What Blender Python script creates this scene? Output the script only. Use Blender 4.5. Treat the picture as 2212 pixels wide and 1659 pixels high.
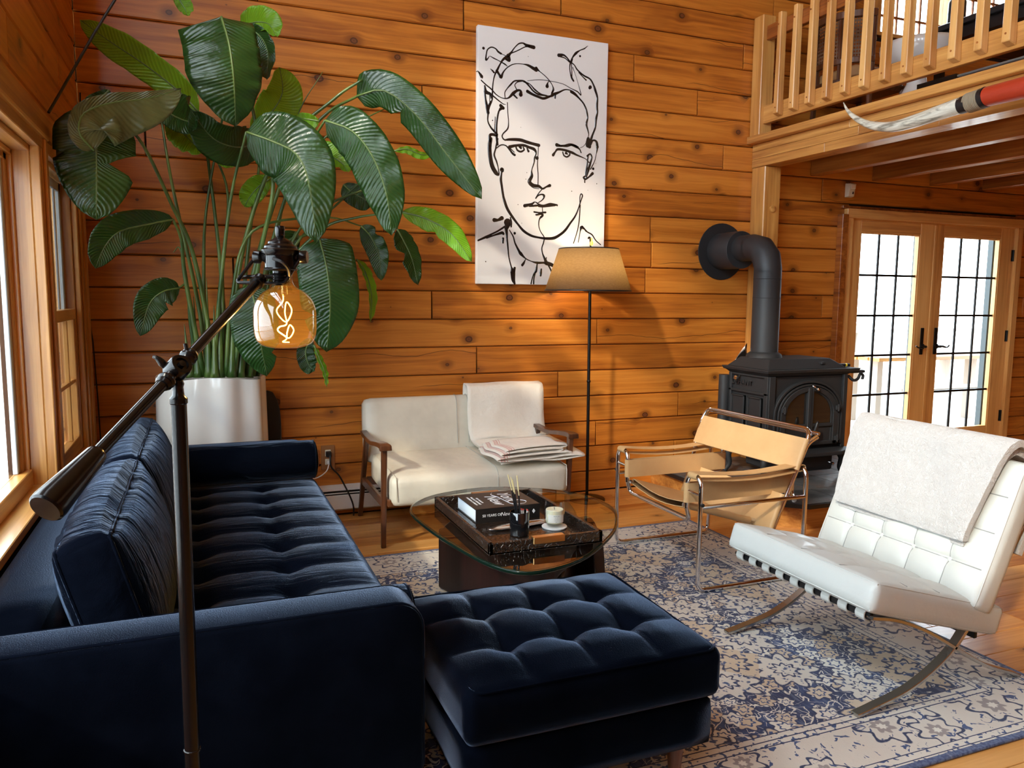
import bpy, bmesh, math, random
from mathutils import Vector, Matrix, noise
from math import sin, cos, pi, radians, exp, atan2, sqrt
random.seed(7)
V = Vector
scene = bpy.context.scene
for o in list(bpy.data.objects): bpy.data.objects.remove(o)
COL = scene.collection

# ------------------------------------------------------------------ camera
FPX = 1683.63; YAW = 0.382027; PIT = 0.112619; ROL = -0.0094273; EYE = V((0, 0, 1.40))
cy, sy = cos(YAW), sin(YAW); cp, sp = cos(PIT), sin(PIT); cr, sr = cos(ROL), sin(ROL)
R1 = Matrix(((cy, -sy, 0), (sy, cy, 0), (0, 0, 1)))
R2 = Matrix(((1, 0, 0), (0, cp, -sp), (0, sp, cp)))
R3 = Matrix(((cr, 0, -sr), (0, 1, 0), (sr, 0, cr)))
RC = R3 @ R2 @ R1
RT = RC.transposed()
cam = bpy.data.cameras.new('camera'); cam.sensor_width = 36; cam.lens = FPX / 2212 * 36; cam.clip_start = 0.05
camo = bpy.data.objects.new('camera', cam); COL.objects.link(camo)
right, fwd, up = RC[0], RC[1], RC[2]
M = Matrix((right, up, -fwd)).transposed().to_4x4(); M.translation = EYE
camo.matrix_world = M; scene.camera = camo
scene.render.resolution_x = 2212; scene.render.resolution_y = 1659

def ray(px, py): return RT @ V(((px - 1106) / FPX, 1, -(py - 829.5) / FPX))
def AY(px, py, y=4.914): v = ray(px, py); return EYE + v * (y / v.y)
def AX(px, py, x): v = ray(px, py); return EYE + v * (x / v.x)
def AZ(px, py, z=0.0): v = ray(px, py); return EYE + v * ((z - 1.40) / v.z)
def AD(px, py, d): v = ray(px, py); return EYE + v * d

# ------------------------------------------------------------------ view, world, sun
scene.view_settings.view_transform = 'Standard'; scene.view_settings.look = 'None'
scene.view_settings.exposure = 0.12; scene.view_settings.gamma = 1
scene.view_settings.use_curve_mapping = False
w = bpy.data.worlds.new('world'); scene.world = w; w.use_nodes = True
bg = w.node_tree.nodes['Background']; bg.inputs[0].default_value = (0.80, 0.91, 1.0, 1); bg.inputs[1].default_value = 9.5
sun = bpy.data.lights.new('sun', 'SUN'); sun.energy = 2.4; sun.angle = radians(2.5); sun.color = (1.0, 0.88, 0.70)
so = bpy.data.objects.new('sun', sun); COL.objects.link(so)
SUND = V((0.69, 0.49, -0.53)).normalized()
so.rotation_euler = SUND.to_track_quat('-Z', 'Y').to_euler()
so.location = (-8, -4, 8)
scene.cycles.use_denoising = True; scene.cycles.use_adaptive_sampling = True; scene.cycles.adaptive_threshold = 0.02
scene.cycles.max_bounces = 8; scene.cycles.diffuse_bounces = 4; scene.cycles.glossy_bounces = 4
scene.cycles.transmission_bounces = 6; scene.cycles.transparent_max_bounces = 16
scene.cycles.caustics_reflective = False; scene.cycles.caustics_refractive = False
scene.cycles.sample_clamp_indirect = 6.0
def portal(name, loc, direction, sx, sy_):
    l = bpy.data.lights.new(name, 'AREA'); l.shape = 'RECTANGLE'; l.size = sx; l.size_y = sy_
    l.cycles.is_portal = True
    o = bpy.data.objects.new(name, l); COL.objects.link(o); o.location = loc
    o.rotation_euler = V(direction).to_track_quat('-Z', 'Y').to_euler()
    return o

# ------------------------------------------------------------------ node helper
class NT:
    def __init__(s, name):
        s.mat = bpy.data.materials.new(name); s.mat.use_nodes = True
        s.t = s.mat.node_tree; s.t.nodes.clear()
        s.out = s.t.nodes.new('ShaderNodeOutputMaterial')
    def n(s, typ, ins=None, **kw):
        nd = s.t.nodes.new(typ)
        for k, v in kw.items(): setattr(nd, k, v)
        if ins:
            for k, v in ins.items(): s.set(nd.inputs[k], v)
        return nd
    def set(s, sock, v):
        if isinstance(v, bpy.types.NodeSocket): s.t.links.new(v, sock)
        else:
            if isinstance(v, (tuple, list)) and len(v) == 3 and sock.type == 'RGBA': v = (*v, 1)
            sock.default_value = v
    def m(s, op, a, b=0.0, c=0.0, clamp=False):
        nd = s.n('ShaderNodeMath', operation=op); nd.use_clamp = clamp
        for i, v in enumerate((a, b, c)): s.set(nd.inputs[i], v)
        return nd.outputs[0]
    def vm(s, op, a, b=(0, 0, 0), out=0, scale=None):
        nd = s.n('ShaderNodeVectorMath', operation=op)
        s.set(nd.inputs[0], a); s.set(nd.inputs[1], b)
        if scale is not None: s.set(nd.inputs['Scale'], scale)
        return nd.outputs[out]
    def sep(s, v): nd = s.n('ShaderNodeSeparateXYZ', {0: v}); return nd.outputs[0], nd.outputs[1], nd.outputs[2]
    def comb(s, x=0.0, y=0.0, z=0.0): return s.n('ShaderNodeCombineXYZ', {0: x, 1: y, 2: z}).outputs[0]
    def noise(s, v, scale=5.0, detail=3.0, rough=0.5, dist=0.0, out=0, dims='3D'):
        nd = s.n('ShaderNodeTexNoise', noise_dimensions=dims)
        s.set(nd.inputs['Vector'], v); s.set(nd.inputs['Scale'], scale); s.set(nd.inputs['Detail'], detail)
        s.set(nd.inputs['Roughness'], rough); s.set(nd.inputs['Distortion'], dist)
        return nd.outputs[out]
    def vor(s, v, scale=5.0, dims='2D', feature='F1', rnd=1.0):
        nd = s.n('ShaderNodeTexVoronoi', voronoi_dimensions=dims, feature=feature)
        s.set(nd.inputs['Vector'], v); s.set(nd.inputs['Scale'], scale); s.set(nd.inputs['Randomness'], rnd)
        return nd
    def ss(s, v, a, b, lo=0.0, hi=1.0):
        nd = s.n('ShaderNodeMapRange', interpolation_type='SMOOTHSTEP')
        s.set(nd.inputs[0], v); s.set(nd.inputs[1], a); s.set(nd.inputs[2], b); s.set(nd.inputs[3], lo); s.set(nd.inputs[4], hi)
        return nd.outputs[0]
    def mix(s, f, a, b, blend='MIX'):
        nd = s.n('ShaderNodeMix', data_type='RGBA', blend_type=blend)
        s.set(nd.inputs[0], f); s.set(nd.inputs[6], a); s.set(nd.inputs[7], b)
        return nd.outputs[2]
    def ramp(s, f, stops):
        nd = s.n('ShaderNodeValToRGB'); s.set(nd.inputs[0], f); r = nd.color_ramp
        while len(r.elements) < len(stops): r.elements.new(0.5)
        for e, (p, c) in zip(r.elements, stops): e.position = p; e.color = (*c, 1)
        return nd.outputs[0]
    def bump(s, h, strength=0.2, dist=0.01):
        return s.n('ShaderNodeBump', {'Height': h, 'Strength': strength, 'Distance': dist}).outputs[0]
    def pbr(s, color, rough=0.5, metal=0.0, normal=None, **kw):
        b = s.n('ShaderNodeBsdfPrincipled')
        s.set(b.inputs['Base Color'], color); s.set(b.inputs['Roughness'], rough); s.set(b.inputs['Metallic'], metal)
        if normal is not None: s.set(b.inputs['Normal'], normal)
        for k, v in kw.items(): s.set(b.inputs[k.replace('_', ' ')], v)
        return b.outputs[0]
    def done(s, sh): s.t.links.new(sh, s.out.inputs[0]); return s.mat
    def obj(s): return s.n('ShaderNodeTexCoord').outputs['Object']
    def gen(s): return s.n('ShaderNodeTexCoord').outputs['Generated']
    def uv(s): return s.n('ShaderNodeTexCoord').outputs['UV']
    def rnd(s): return s.n('ShaderNodeObjectInfo').outputs['Random']

def wood(name, axes='xzy', c=((0.22, 0.062, 0.012), (0.46, 0.165, 0.032), (0.62, 0.27, 0.065)), knots=1.0, rough=0.33,
         coat=0.25, cracks=True, kscale=(2.1, 5.4), tone=0.5, grainf=1.0):
    n = NT(name); P = n.sep(n.obj()); ax = {'x': 0, 'y': 1, 'z': 2}
    u, v, ww = (P[ax[a]] for a in axes); r = n.rnd()
    u = n.m('ADD', u, n.m('MULTIPLY', r, 37.0)); v2 = n.m('ADD', v, n.m('MULTIPLY', r, 11.3))
    f = v2
    if knots:
        vo = n.vor(n.comb(n.m('MULTIPLY', u, kscale[0]), n.m('MULTIPLY', v2, kscale[1]), 0.0), 1.0)
        kx, ky, _ = n.sep(vo.outputs['Position']); rc, rg, rb = n.sep(vo.outputs['Color'])
        du = n.m('SUBTRACT', u, n.m('DIVIDE', kx, kscale[0])); dv = n.m('SUBTRACT', v2, n.m('DIVIDE', ky, kscale[1]))
        wob = n.noise(n.comb(u, v2, ww), 28, 2, out=0)
        d = n.m('SQRT', n.m('ADD', n.m('MULTIPLY', n.m('MULTIPLY', du, du), 0.62), n.m('MULTIPLY', dv, dv)))
        d = n.m('ADD', d, n.m('MULTIPLY', n.m('SUBTRACT', wob, 0.5), 0.008))
        kr = n.m('ADD', -0.010, n.m('MULTIPLY', rc, 0.031 * knots))
        fall = n.m('EXPONENT', n.m('MULTIPLY', n.m('MULTIPLY', d, d), -420.0))
        big = n.ss(kr, 0.0, 0.012)
        f = n.m('SUBTRACT', v2, n.m('MULTIPLY', n.m('MULTIPLY', dv, fall), n.m('MULTIPLY', big, 0.92)))
        core = n.m('MULTIPLY', n.ss(n.m('SUBTRACT', d, kr), 0.003, -0.003), n.ss(kr, 0.001, 0.003))
        ring = n.m('MULTIPLY', n.ss(n.m('SUBTRACT', d, kr), 0.045, 0.0), big)
    fine = n.noise(n.comb(n.m('MULTIPLY', u, 1.3), n.m('MULTIPLY', f, 42 * grainf), n.m('MULTIPLY', ww, 30)), 1.0, 4, 0.62, 0.5)
    broad = n.noise(n.comb(n.m('MULTIPLY', u, 0.9), n.m('MULTIPLY', f, 7.0), n.m('MULTIPLY', ww, 7)), 1.0, 3, 0.5, 1.2)
    g = n.m('ADD', n.m('MULTIPLY', fine, 0.55), n.m('MULTIPLY', broad, 0.45))
    g = n.m('ADD', g, n.m('MULTIPLY', n.m('SUBTRACT', r, 0.5), 0.16 * tone * 2))
    col = n.ramp(g, [(0.33, c[0]), (0.50, c[1]), (0.66, c[2])])
    blot = n.ss(n.noise(n.comb(n.m('MULTIPLY', u, 1.1), n.m('MULTIPLY', v2, 3.2), 3.1), 1.0, 3, 0.6, 0.8), 0.60, 0.74)
    col = n.mix(n.m('MULTIPLY', blot, 0.5), col, tuple(x * 0.9 for x in c[0]))
    if knots:
        col = n.mix(n.m('MULTIPLY', ring, 0.68), col, tuple(x * .5 for x in c[0]))
        kc = n.ramp(n.m('DIVIDE', d, n.m('MAXIMUM', kr, 0.001)), [(0.0, (0.10, 0.03, 0.01)), (0.45, (0.17, 0.055, 0.02)), (0.8, (0.07, 0.02, 0.006)), (1.0, (0.02, 0.006, 0.003))])
        col = n.mix(core, col, kc)
    h = fine
    if cracks:
        cn = n.m('ADD', n.m('MULTIPLY', v2, 5.47), n.m('ADD', n.m('MULTIPLY', r, 5.0), n.m('MULTIPLY', n.noise(n.comb(n.m('MULTIPLY', u, 1.6), r, 0.0), 1.0, 3, 0.55), 0.9)))
        cm = n.ss(n.m('ABSOLUTE', n.m('SUBTRACT', n.m('FRACT', cn), 0.5)), 0.014, 0.004)
        cm = n.m('MULTIPLY', cm, n.ss(n.noise(n.comb(n.m('MULTIPLY', u, 0.9), n.m('MULTIPLY', r, 29), r), 1.0, 1), 0.54, 0.60))
        col = n.mix(n.m('MULTIPLY', cm, 0.85), col, (0.03, 0.01, 0.004)); h = n.m('SUBTRACT', h, cm)
    return n.done(n.pbr(col, rough, normal=n.bump(h, 0.12, 0.004), Coat_Weight=coat, Coat_Roughness=0.12))

def plain(name, col, rough=0.5, metal=0.0, bump=None, **kw):
    n = NT(name); nz = n.noise(n.obj(), 6.0, 3)
    c2 = n.mix(n.m('MULTIPLY', nz, 0.25), col, tuple(x * 0.75 for x in col))
    nm = n.bump(n.noise(n.obj(), bump[0], 4, 0.6), bump[1], bump[2]) if bump else None
    return n.done(n.pbr(c2, rough, metal, nm, **kw))

LOGC = ((0.30, 0.082, 0.011), (0.52, 0.170, 0.021), (0.66, 0.250, 0.038))
M_log = wood('varnished_pine_log', 'xzy', LOGC, rough=.38, coat=.14)
M_logy = wood('varnished_pine_log_side', 'yzx', LOGC, rough=.38, coat=.14)
GOLD = ((0.36, 0.135, 0.028), (0.58, 0.27, 0.065), (0.74, 0.40, 0.12))
M_trimz = wood('golden_pine_upright', 'zxy', GOLD, knots=0.6, kscale=(1.2, 6), cracks=False)
M_trimx = wood('golden_pine_crosswise', 'xzy', GOLD, knots=0.5, kscale=(1.2, 6), cracks=False)
M_trimy = wood('golden_pine_lengthwise', 'yzx', GOLD, knots=0.5, kscale=(1.2, 6), cracks=False)
DK = ((0.15, 0.035, 0.007), (0.33, 0.095, 0.015), (0.50, 0.18, 0.035))
FIR = ((0.48, 0.21, 0.055), (0.70, 0.36, 0.11), (0.82, 0.48, 0.17))
M_firz = wood('fir_upright', 'zxy', FIR, knots=0.3, kscale=(1.2, 6), cracks=False)
M_firx = wood('fir_crosswise', 'xzy', FIR, knots=0.3, kscale=(1.2, 6), cracks=False)
M_joist = wood('reddish_pine_joist', 'yzx', DK, knots=0.6, cracks=True)
M_floor = wood('pine_floor_board', 'xyz', ((0.40, 0.135, 0.025), (0.66, 0.30, 0.075), (0.80, 0.42, 0.13)), knots=0.7, rough=0.28, kscale=(1.6, 6.5), cracks=False, tone=0.7)
M_gap = plain('dark_gap', (0.018, 0.007, 0.003), 0.9)
M_walnut = wood('walnut', 'zxy', ((0.045, 0.014, 0.006), (0.10, 0.033, 0.012), (0.17, 0.06, 0.022)), knots=0, rough=0.3, cracks=False, grainf=2)
M_dkwood = wood('dark_ebony_wood', 'zxy', ((0.005, 0.0015, 0.001), (0.010, 0.003, 0.002), (0.020, 0.005, 0.004)), knots=0, coat=.05, rough=0.4, cracks=False)
M_blackm = plain('black_metal', (0.012, 0.011, 0.011), 0.35, 0.6)
M_bronze = plain('oil_rubbed_bronze', (0.005, 0.004, 0.004), 0.20, 0.0, Specular_IOR_Level=.30)
M_iron = plain('cast_iron', (0.020, 0.022, 0.025), 0.62, 0.2, (220, 0.25, 0.002))
M_ironl = plain('stove_pipe_steel', (0.030, 0.033, 0.037), 0.5, 0.2)
M_chrome = plain('chrome', (0.82, 0.82, 0.84), 0.07, 1.0)
M_steel = plain('brushed_steel', (0.50, 0.48, 0.45), 0.22, 1.0)
M_silver = plain('silver', (0.7, 0.7, 0.7), 0.2, 1.0)
M_white = plain('white_enamel', (0.80, 0.80, 0.78), 0.35)
M_black = plain('black_plastic', (0.010, 0.010, 0.011), 0.4)
M_brass = plain('brass', (0.72, 0.42, 0.16), 0.3, 1.0)
M_grey = plain('grey_vinyl', (0.42, 0.45, 0.46), 0.5)

def glassmat(name, tint=(1, 1, 1), refl=1.0, ior=1.45, coating=None):
    n = NT(name)
    t = n.n('ShaderNodeBsdfTransparent', {0: tint}).outputs[0]
    if coating: t = n.n('ShaderNodeMixShader', {0: .018, 1: t, 2: n.n('ShaderNodeBsdfTranslucent', {0: coating}).outputs[0]}).outputs[0]
    g = n.n('ShaderNodeBsdfGlossy', {'Color': (1, 1, 1), 'Roughness': 0.0}).outputs[0]
    fr = n.m('MULTIPLY', n.n('ShaderNodeFresnel', {'IOR': ior}).outputs[0], refl, clamp=True)
    fr = n.m('MULTIPLY', fr, n.m('SUBTRACT', 1.0, n.n('ShaderNodeNewGeometry').outputs['Backfacing']))
    ms = n.n('ShaderNodeMixShader', {0: fr, 1: t, 2: g})
    return n.done(ms.outputs[0])
M_glass = glassmat('window_glass', (0.97, 0.99, 0.99))
M_tglass = glassmat('table_glass', (0.90, 0.95, 0.91), 1.25)
M_edge = plain('glass_edge', (0.004, 0.012, 0.008), 0.12, 0.0, Specular_IOR_Level=.15)
M_amber = glassmat('amber_bulb_glass', (1.0, 0.86, 0.52), 1.7, 1.5, (.95, .55, .14))
M_cglass = glassmat('candle_glass', (0.93, 0.95, 0.95), 3.0)

# ------------------------------------------------------------------ object helpers
def place(o, parent):
    COL.objects.link(o)
    if parent is not None: o.parent = parent
def thing(name, label, cat, loc=(0, 0, 0), group=None):
    o = bpy.data.objects.new(name, None); o.location = loc; COL.objects.link(o); o.empty_display_size = 0.1
    o['label'] = label; o['category'] = cat
    if group: o['group'] = group
    return o
def tag(o, label, cat, group=None):
    o['label'] = label; o['category'] = cat
    if group: o['group'] = group
    return o
def wloc(p):
    l = V((0, 0, 0))
    while p is not None: l += p.location; p = p.parent
    return l
class MB:
    def __init__(s): s.v = []; s.f = []; s.u = None
    def add(s, vs, fs):
        b = len(s.v); s.v += [V(x) for x in vs]; s.f += [tuple(b + i for i in f) for f in fs]; return s
    def box(s, a, b, M=None):
        x0, y0, z0 = (min(a[i], b[i]) for i in range(3)); x1, y1, z1 = (max(a[i], b[i]) for i in range(3))
        vs = [V(p) for p in ((x0, y0, z0), (x1, y0, z0), (x1, y1, z0), (x0, y1, z0), (x0, y0, z1), (x1, y0, z1), (x1, y1, z1), (x0, y1, z1))]
        if M: vs = [M @ p for p in vs]
        return s.add(vs, [(0, 3, 2, 1), (4, 5, 6, 7), (0, 1, 5, 4), (1, 2, 6, 5), (2, 3, 7, 6), (3, 0, 4, 7)])
    def cbox(s, a, b, c, axis=1):
        """box whose front rim (towards -axis) is chamfered by c : rows of logs"""
        return s.box(a, b)
    def prism(s, poly, ext):
        n = len(poly); ext = V(ext); p = [V(q) for q in poly]
        return s.add(p + [q + ext for q in p], [tuple(range(n))[::-1], tuple(range(n, 2 * n))] + [(i, (i + 1) % n, (i + 1) % n + n, i + n) for i in range(n)])
    def rings(s, rings, close=True, caps=True):
        n = len(rings[0]); vs = [p for r in rings for p in r]; fs = []
        for i in range(len(rings) - 1):
            for j in range(n if close else n - 1):
                k = (j + 1) % n; fs.append((i * n + j, i * n + k, (i + 1) * n + k, (i + 1) * n + j))
        if caps and close: fs.append(tuple(range(n))[::-1]); fs.append(tuple((len(rings) - 1) * n + j for j in range(n)))
        return s.add(vs, fs)
    def tube(s, pts, r, seg=10, caps=True, loop=False):
        pts = [V(p) for p in pts]; n = len(pts); rr = r if isinstance(r, (list, tuple)) else [r] * n
        T = []
        for i in range(n):
            a = pts[(i - 1) % n] if (loop or i) else pts[0]; b = pts[(i + 1) % n] if (loop or i < n - 1) else pts[-1]
            T.append((b - a).normalized())
        up_ = V((0, 0, 1)) if abs(T[0].z) < 0.9 else V((1, 0, 0))
        N = (up_ - T[0] * up_.dot(T[0])).normalized(); rings = []
        for i in range(n):
            N = (N - T[i] * N.dot(T[i])).normalized(); B = T[i].cross(N)
            rings.append([pts[i] + (N * cos(2 * pi * k / seg) + B * sin(2 * pi * k / seg)) * rr[i] for k in range(seg)])
        if loop: rings.append(rings[0])
        return s.rings(rings, True, caps and not loop)
    def lathe(s, prof, c=(0, 0, 0), seg=24, axis=None):
        c = V(c); Q = V((0, 0, 1)).rotation_difference(V(axis).normalized()) if axis else None; rings = []
        for r, z in prof:
            ring = []
            for k in range(seg):
                p = V((r * cos(2 * pi * k / seg), r * sin(2 * pi * k / seg), z))
                if Q: p = Q @ p
                ring.append(p + c)
            rings.append(ring)
        return s.rings(rings, True, True)
    def grid(s, fn, nu, nv):
        vs = [fn(i / nu, j / nv) for i in range(nu + 1) for j in range(nv + 1)]
        return s.add(vs, [(i * (nv + 1) + j, (i + 1) * (nv + 1) + j, (i + 1) * (nv + 1) + j + 1, i * (nv + 1) + j + 1) for i in range(nu) for j in range(nv)])
    def build(s, name, mat, parent=None, smooth=False, bevel=0, seg=1, solid=0, sub=0, weld=0, uv=None, fixn=False):
        me = bpy.data.meshes.new(name); o0 = wloc(parent)
        me.from_pydata([tuple(v - o0) for v in s.v], [], s.f); me.update()
        if weld or fixn:
            bm = bmesh.new(); bm.from_mesh(me)
            if weld: bmesh.ops.remove_doubles(bm, verts=bm.verts, dist=weld)
            bmesh.ops.recalc_face_normals(bm, faces=bm.faces); bm.to_mesh(me); bm.free()
        if uv:
            l = me.uv_layers.new(name='UVMap')
            for poly in me.polygons:
                for li in poly.loop_indices: l.data[li].uv = uv[me.loops[li].vertex_index]
        me.materials.append(mat)
        if smooth:
            me.polygons.foreach_set('use_smooth', [True] * len(me.polygons))
            if smooth == 'auto': me.set_sharp_from_angle(angle=radians(38))
        o = bpy.data.objects.new(name, me); place(o, parent)
        if solid: m = o.modifiers.new('solid', 'SOLIDIFY'); m.thickness = solid; m.offset = 0
        if bevel: m = o.modifiers.new('bevel', 'BEVEL'); m.width = bevel; m.segments = seg; m.limit_method = 'ANGLE'; m.angle_limit = radians(40)
        if sub: m = o.modifiers.new('sub', 'SUBSURF'); m.levels = sub; m.render_levels = sub
        return o
def box(name, a, b, mat, parent=None, bevel=0.0, **k): return MB().box(a, b).build(name, mat, parent, bevel=bevel, **k)
def tube(name, pts, r, mat, parent=None, seg=10, **k): return MB().tube(pts, r, seg).build(name, mat, parent, smooth='auto', **k)
def struct(o): o['kind'] = 'structure'; return o
def root(name, loc=(0, 0, 0)):
    o = bpy.data.objects.new(name, None); o.location = loc; COL.objects.link(o); o['kind'] = 'structure'; return o
def fillet(pts, r, n=5, loop=False):
    pts = [V(p) for p in pts]; out = []
    N = len(pts)
    for i, p in enumerate(pts):
        if not loop and i in (0, N - 1): out.append(p); continue
        a = pts[(i - 1) % N]; b = pts[(i + 1) % N]; u = (a - p); v = (b - p)
        rr = min(r, u.length * .49, v.length * .49); A = p + u.normalized() * rr; B = p + v.normalized() * rr
        for k in range(n + 1):
            t = k / n; out.append(A * (1 - t) ** 2 + p * 2 * t * (1 - t) + B * t * t)
    return out
def catmull(pts, n=8):
    pts = [V(p) for p in pts]; P = [pts[0] * 2 - pts[1]] + pts + [pts[-1] * 2 - pts[-2]]; out = []
    for i in range(1, len(P) - 2):
        p0, p1, p2, p3 = P[i - 1:i + 3]
        for k in range(n):
            t = k / n
            out.append(0.5 * ((2 * p1) + (p2 - p0) * t + (2 * p0 - 5 * p1 + 4 * p2 - p3) * t * t + (3 * p1 - p0 - 3 * p2 + p3) * t ** 3))
    out.append(pts[-1]); return out
def softbox(name, mat, parent, c, size, r=0.03, puff=0.0, n=(10, 10, 4), Mx=None, top=None, sub=0, uvs=False, side_puff=None, ypuff=None, pipes=None, piper=.004, wob=None):
    """rounded box cushion, centre c, size (x,y,z); puff inflates top and bottom; top(u,v)-> extra height on +z face, u,v in 0..1"""
    hx, hy, hz = (q / 2 for q in size); vs = {}; fs = []; verts = []
    def vid(p):
        k = (round(p[0], 5), round(p[1], 5), round(p[2], 5))
        if k not in vs: vs[k] = len(verts); verts.append(k)
        return vs[k]
    N = n
    def face(ax, sgn):
        a, b = [i for i in range(3) if i != ax]
        for i in range(N[a]):
            for j in range(N[b]):
                q = []
                for di, dj in ((0, 0), (1, 0), (1, 1), (0, 1)):
                    p = [0, 0, 0]; p[ax] = sgn; p[a] = -1 + 2 * (i + di) / N[a]; p[b] = -1 + 2 * (j + dj) / N[b]; q.append(vid(p))
                fs.append(tuple(q if (sgn > 0) == (ax != 1) else q[::-1]))
    for ax in range(3):
        for sgn in (-1, 1): face(ax, sgn)
    out = []; spf = puff * 0.5 if side_puff is None else side_puff
    ypf = spf if ypuff is None else ypuff
    def deform(p):
        q = V((p[0] * hx, p[1] * hy, p[2] * hz))
        inner = V((max(-hx + r, min(hx - r, q.x)), max(-hy + r, min(hy - r, q.y)), max(-hz + r, min(hz - r, q.z))))
        d = q - inner
        if d.length > 1e-9:
            w_ = [abs(d[i]) for i in range(3)]; mxx = max(w_); d = d.normalized() * (r if mxx > r * 0.999 else mxx)
            q = inner + d
        ex = (1 - p[0] ** 2); ey = (1 - p[1] ** 2); ez = (1 - p[2] ** 2)
        q.z += p[2] * puff * (max(0, ex) * max(0, ey)) ** 0.5
        q.x += p[0] * spf * (max(0, ey) * max(0, ez)) ** 0.5
        q.y += p[1] * ypf * (max(0, ex) * max(0, ez)) ** 0.5
        if top and p[2] > 0.99: q.z += top((p[0] + 1) / 2, (p[1] + 1) / 2)
        if wob: q += wob(p, q)
        return q
    out = [deform(p) for p in verts]
    T = Matrix.Translation(V(c)) @ (Mx.to_4x4() if Mx else Matrix.Identity(4))
    m = MB(); m.add([T @ q for q in out], fs)
    uv = [((p[0] + 1) / 2, (p[1] + 1) / 2) for p in verts] if uvs else None
    o = m.build(name, mat, parent, smooth=True, sub=sub, uv=uv)
    for (axf, val) in (pipes or ()):      # closed piping loop round the face axf = val
        a, b = [i for i in range(3) if i != axf]; lp_ = []
        cs = [(-1, -1), (1, -1), (1, 1), (-1, 1)]
        for (u0, v0), (u1, v1) in zip(cs, cs[1:] + cs[:1]):
            for k in range(14):
                t = k / 14; p = [0, 0, 0]; p[axf] = val; p[a] = u0 + (u1 - u0) * t; p[b] = v0 + (v1 - v0) * t; lp_.append(T @ deform(p))
        MB().tube(lp_, piper, 6, loop=True).build('piping', mat, o, smooth=True)
    return o, T
def stadium(A, B, ext, r, sag=0.0, n=6, m=6):
    """closed leather loop round two parallel tubes A, B (axis = ext)"""
    A, B, E = V(A), V(B), V(ext); d = (B - A).normalized(); nn = d.cross(E.normalized()).normalized(); P = []
    for k in range(n + 1): a = pi / 2 + pi * k / n; P.append(A + d * (cos(a) * r) + nn * (sin(a) * r))
    def line(p, q):
        return [p.lerp(q, (k) / m) - V((0, 0, sag * sin(pi * k / m))) for k in range(1, m)]
    P1 = []
    for k in range(n + 1): a = -pi / 2 + pi * k / n; P1.append(B + d * (cos(a) * r) + nn * (sin(a) * r))
    loop = P + line(P[-1], P1[0]) + P1 + line(P1[-1], P[0])
    nrm = []
    for i, p in enumerate(loop):
        t_ = (loop[(i + 1) % len(loop)] - loop[i - 1]).normalized(); nrm.append(t_.cross(E.normalized()) * .0018)
    mb = MB(); mb.rings([[p - q for p, q in zip(loop, nrm)], [p - q + E for p, q in zip(loop, nrm)], [p + q + E for p, q in zip(loop, nrm)], [p + q for p, q in zip(loop, nrm)], [p - q for p, q in zip(loop, nrm)]], True, False); return mb
def text(name, body, size, mat, parent, origin, xdir, ydir, extr=0.0006, shear=0.0, align='CENTER', space=1.0):
    cu = bpy.data.curves.new(name, 'FONT'); cu.body = body; cu.size = size; cu.extrude = extr; cu.shear = shear
    cu.align_x = align; cu.align_y = 'CENTER'; cu.space_character = space; cu.resolution_u = 3
    t = bpy.data.objects.new(name + '_c', cu); COL.objects.link(t)
    dg = bpy.context.evaluated_depsgraph_get(); me = bpy.data.meshes.new_from_object(t.evaluated_get(dg))
    bpy.data.objects.remove(t); me.name = name
    x = V(xdir).normalized(); z = x.cross(V(ydir)).normalized(); y = z.cross(x)
    Mt = Matrix((x, y, z)).transposed().to_4x4(); Mt.translation = V(origin) - wloc(parent)
    me.transform(Mt); me.materials.clear(); me.materials.append(mat)
    o = bpy.data.objects.new(name, me); place(o, parent); return o
# ------------------------------------------------------------------ room shell
WY = 4.914; LX = -0.57; CS = 0.1829; Z0 = 1.2441
XR, YR, ZT = 9.2, -3.6, 5.6
def zk(k): return Z0 + k * CS
floor = root('floor')
box('floor_bed', (LX - .2, YR, -0.12), (XR, WY + .1, -0.03), M_gap, floor)
random.seed(11)
y = WY; r = 0
while y > 0.7:
    wd = 0.137; x = LX - 0.1 - random.random() * 1.2
    while x < 7.6:
        L = random.uniform(1.4, 3.2); a, b = max(x, LX - .1), min(x + L, 7.6)
        if b - a > 0.05: box('floor_board', (a + .0012, y - wd + .0012, -0.03), (b - .0012, y - .0012, 0.0), M_floor, floor, bevel=0.0015)
        x += L
    y -= wd
o = box('floor_board', (LX - .1, YR, -0.03), (XR, y, 0.0), M_floor, floor); 
o = box('floor_board', (7.6, y, -0.03), (XR, WY, 0.0), M_floor, floor)

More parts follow.
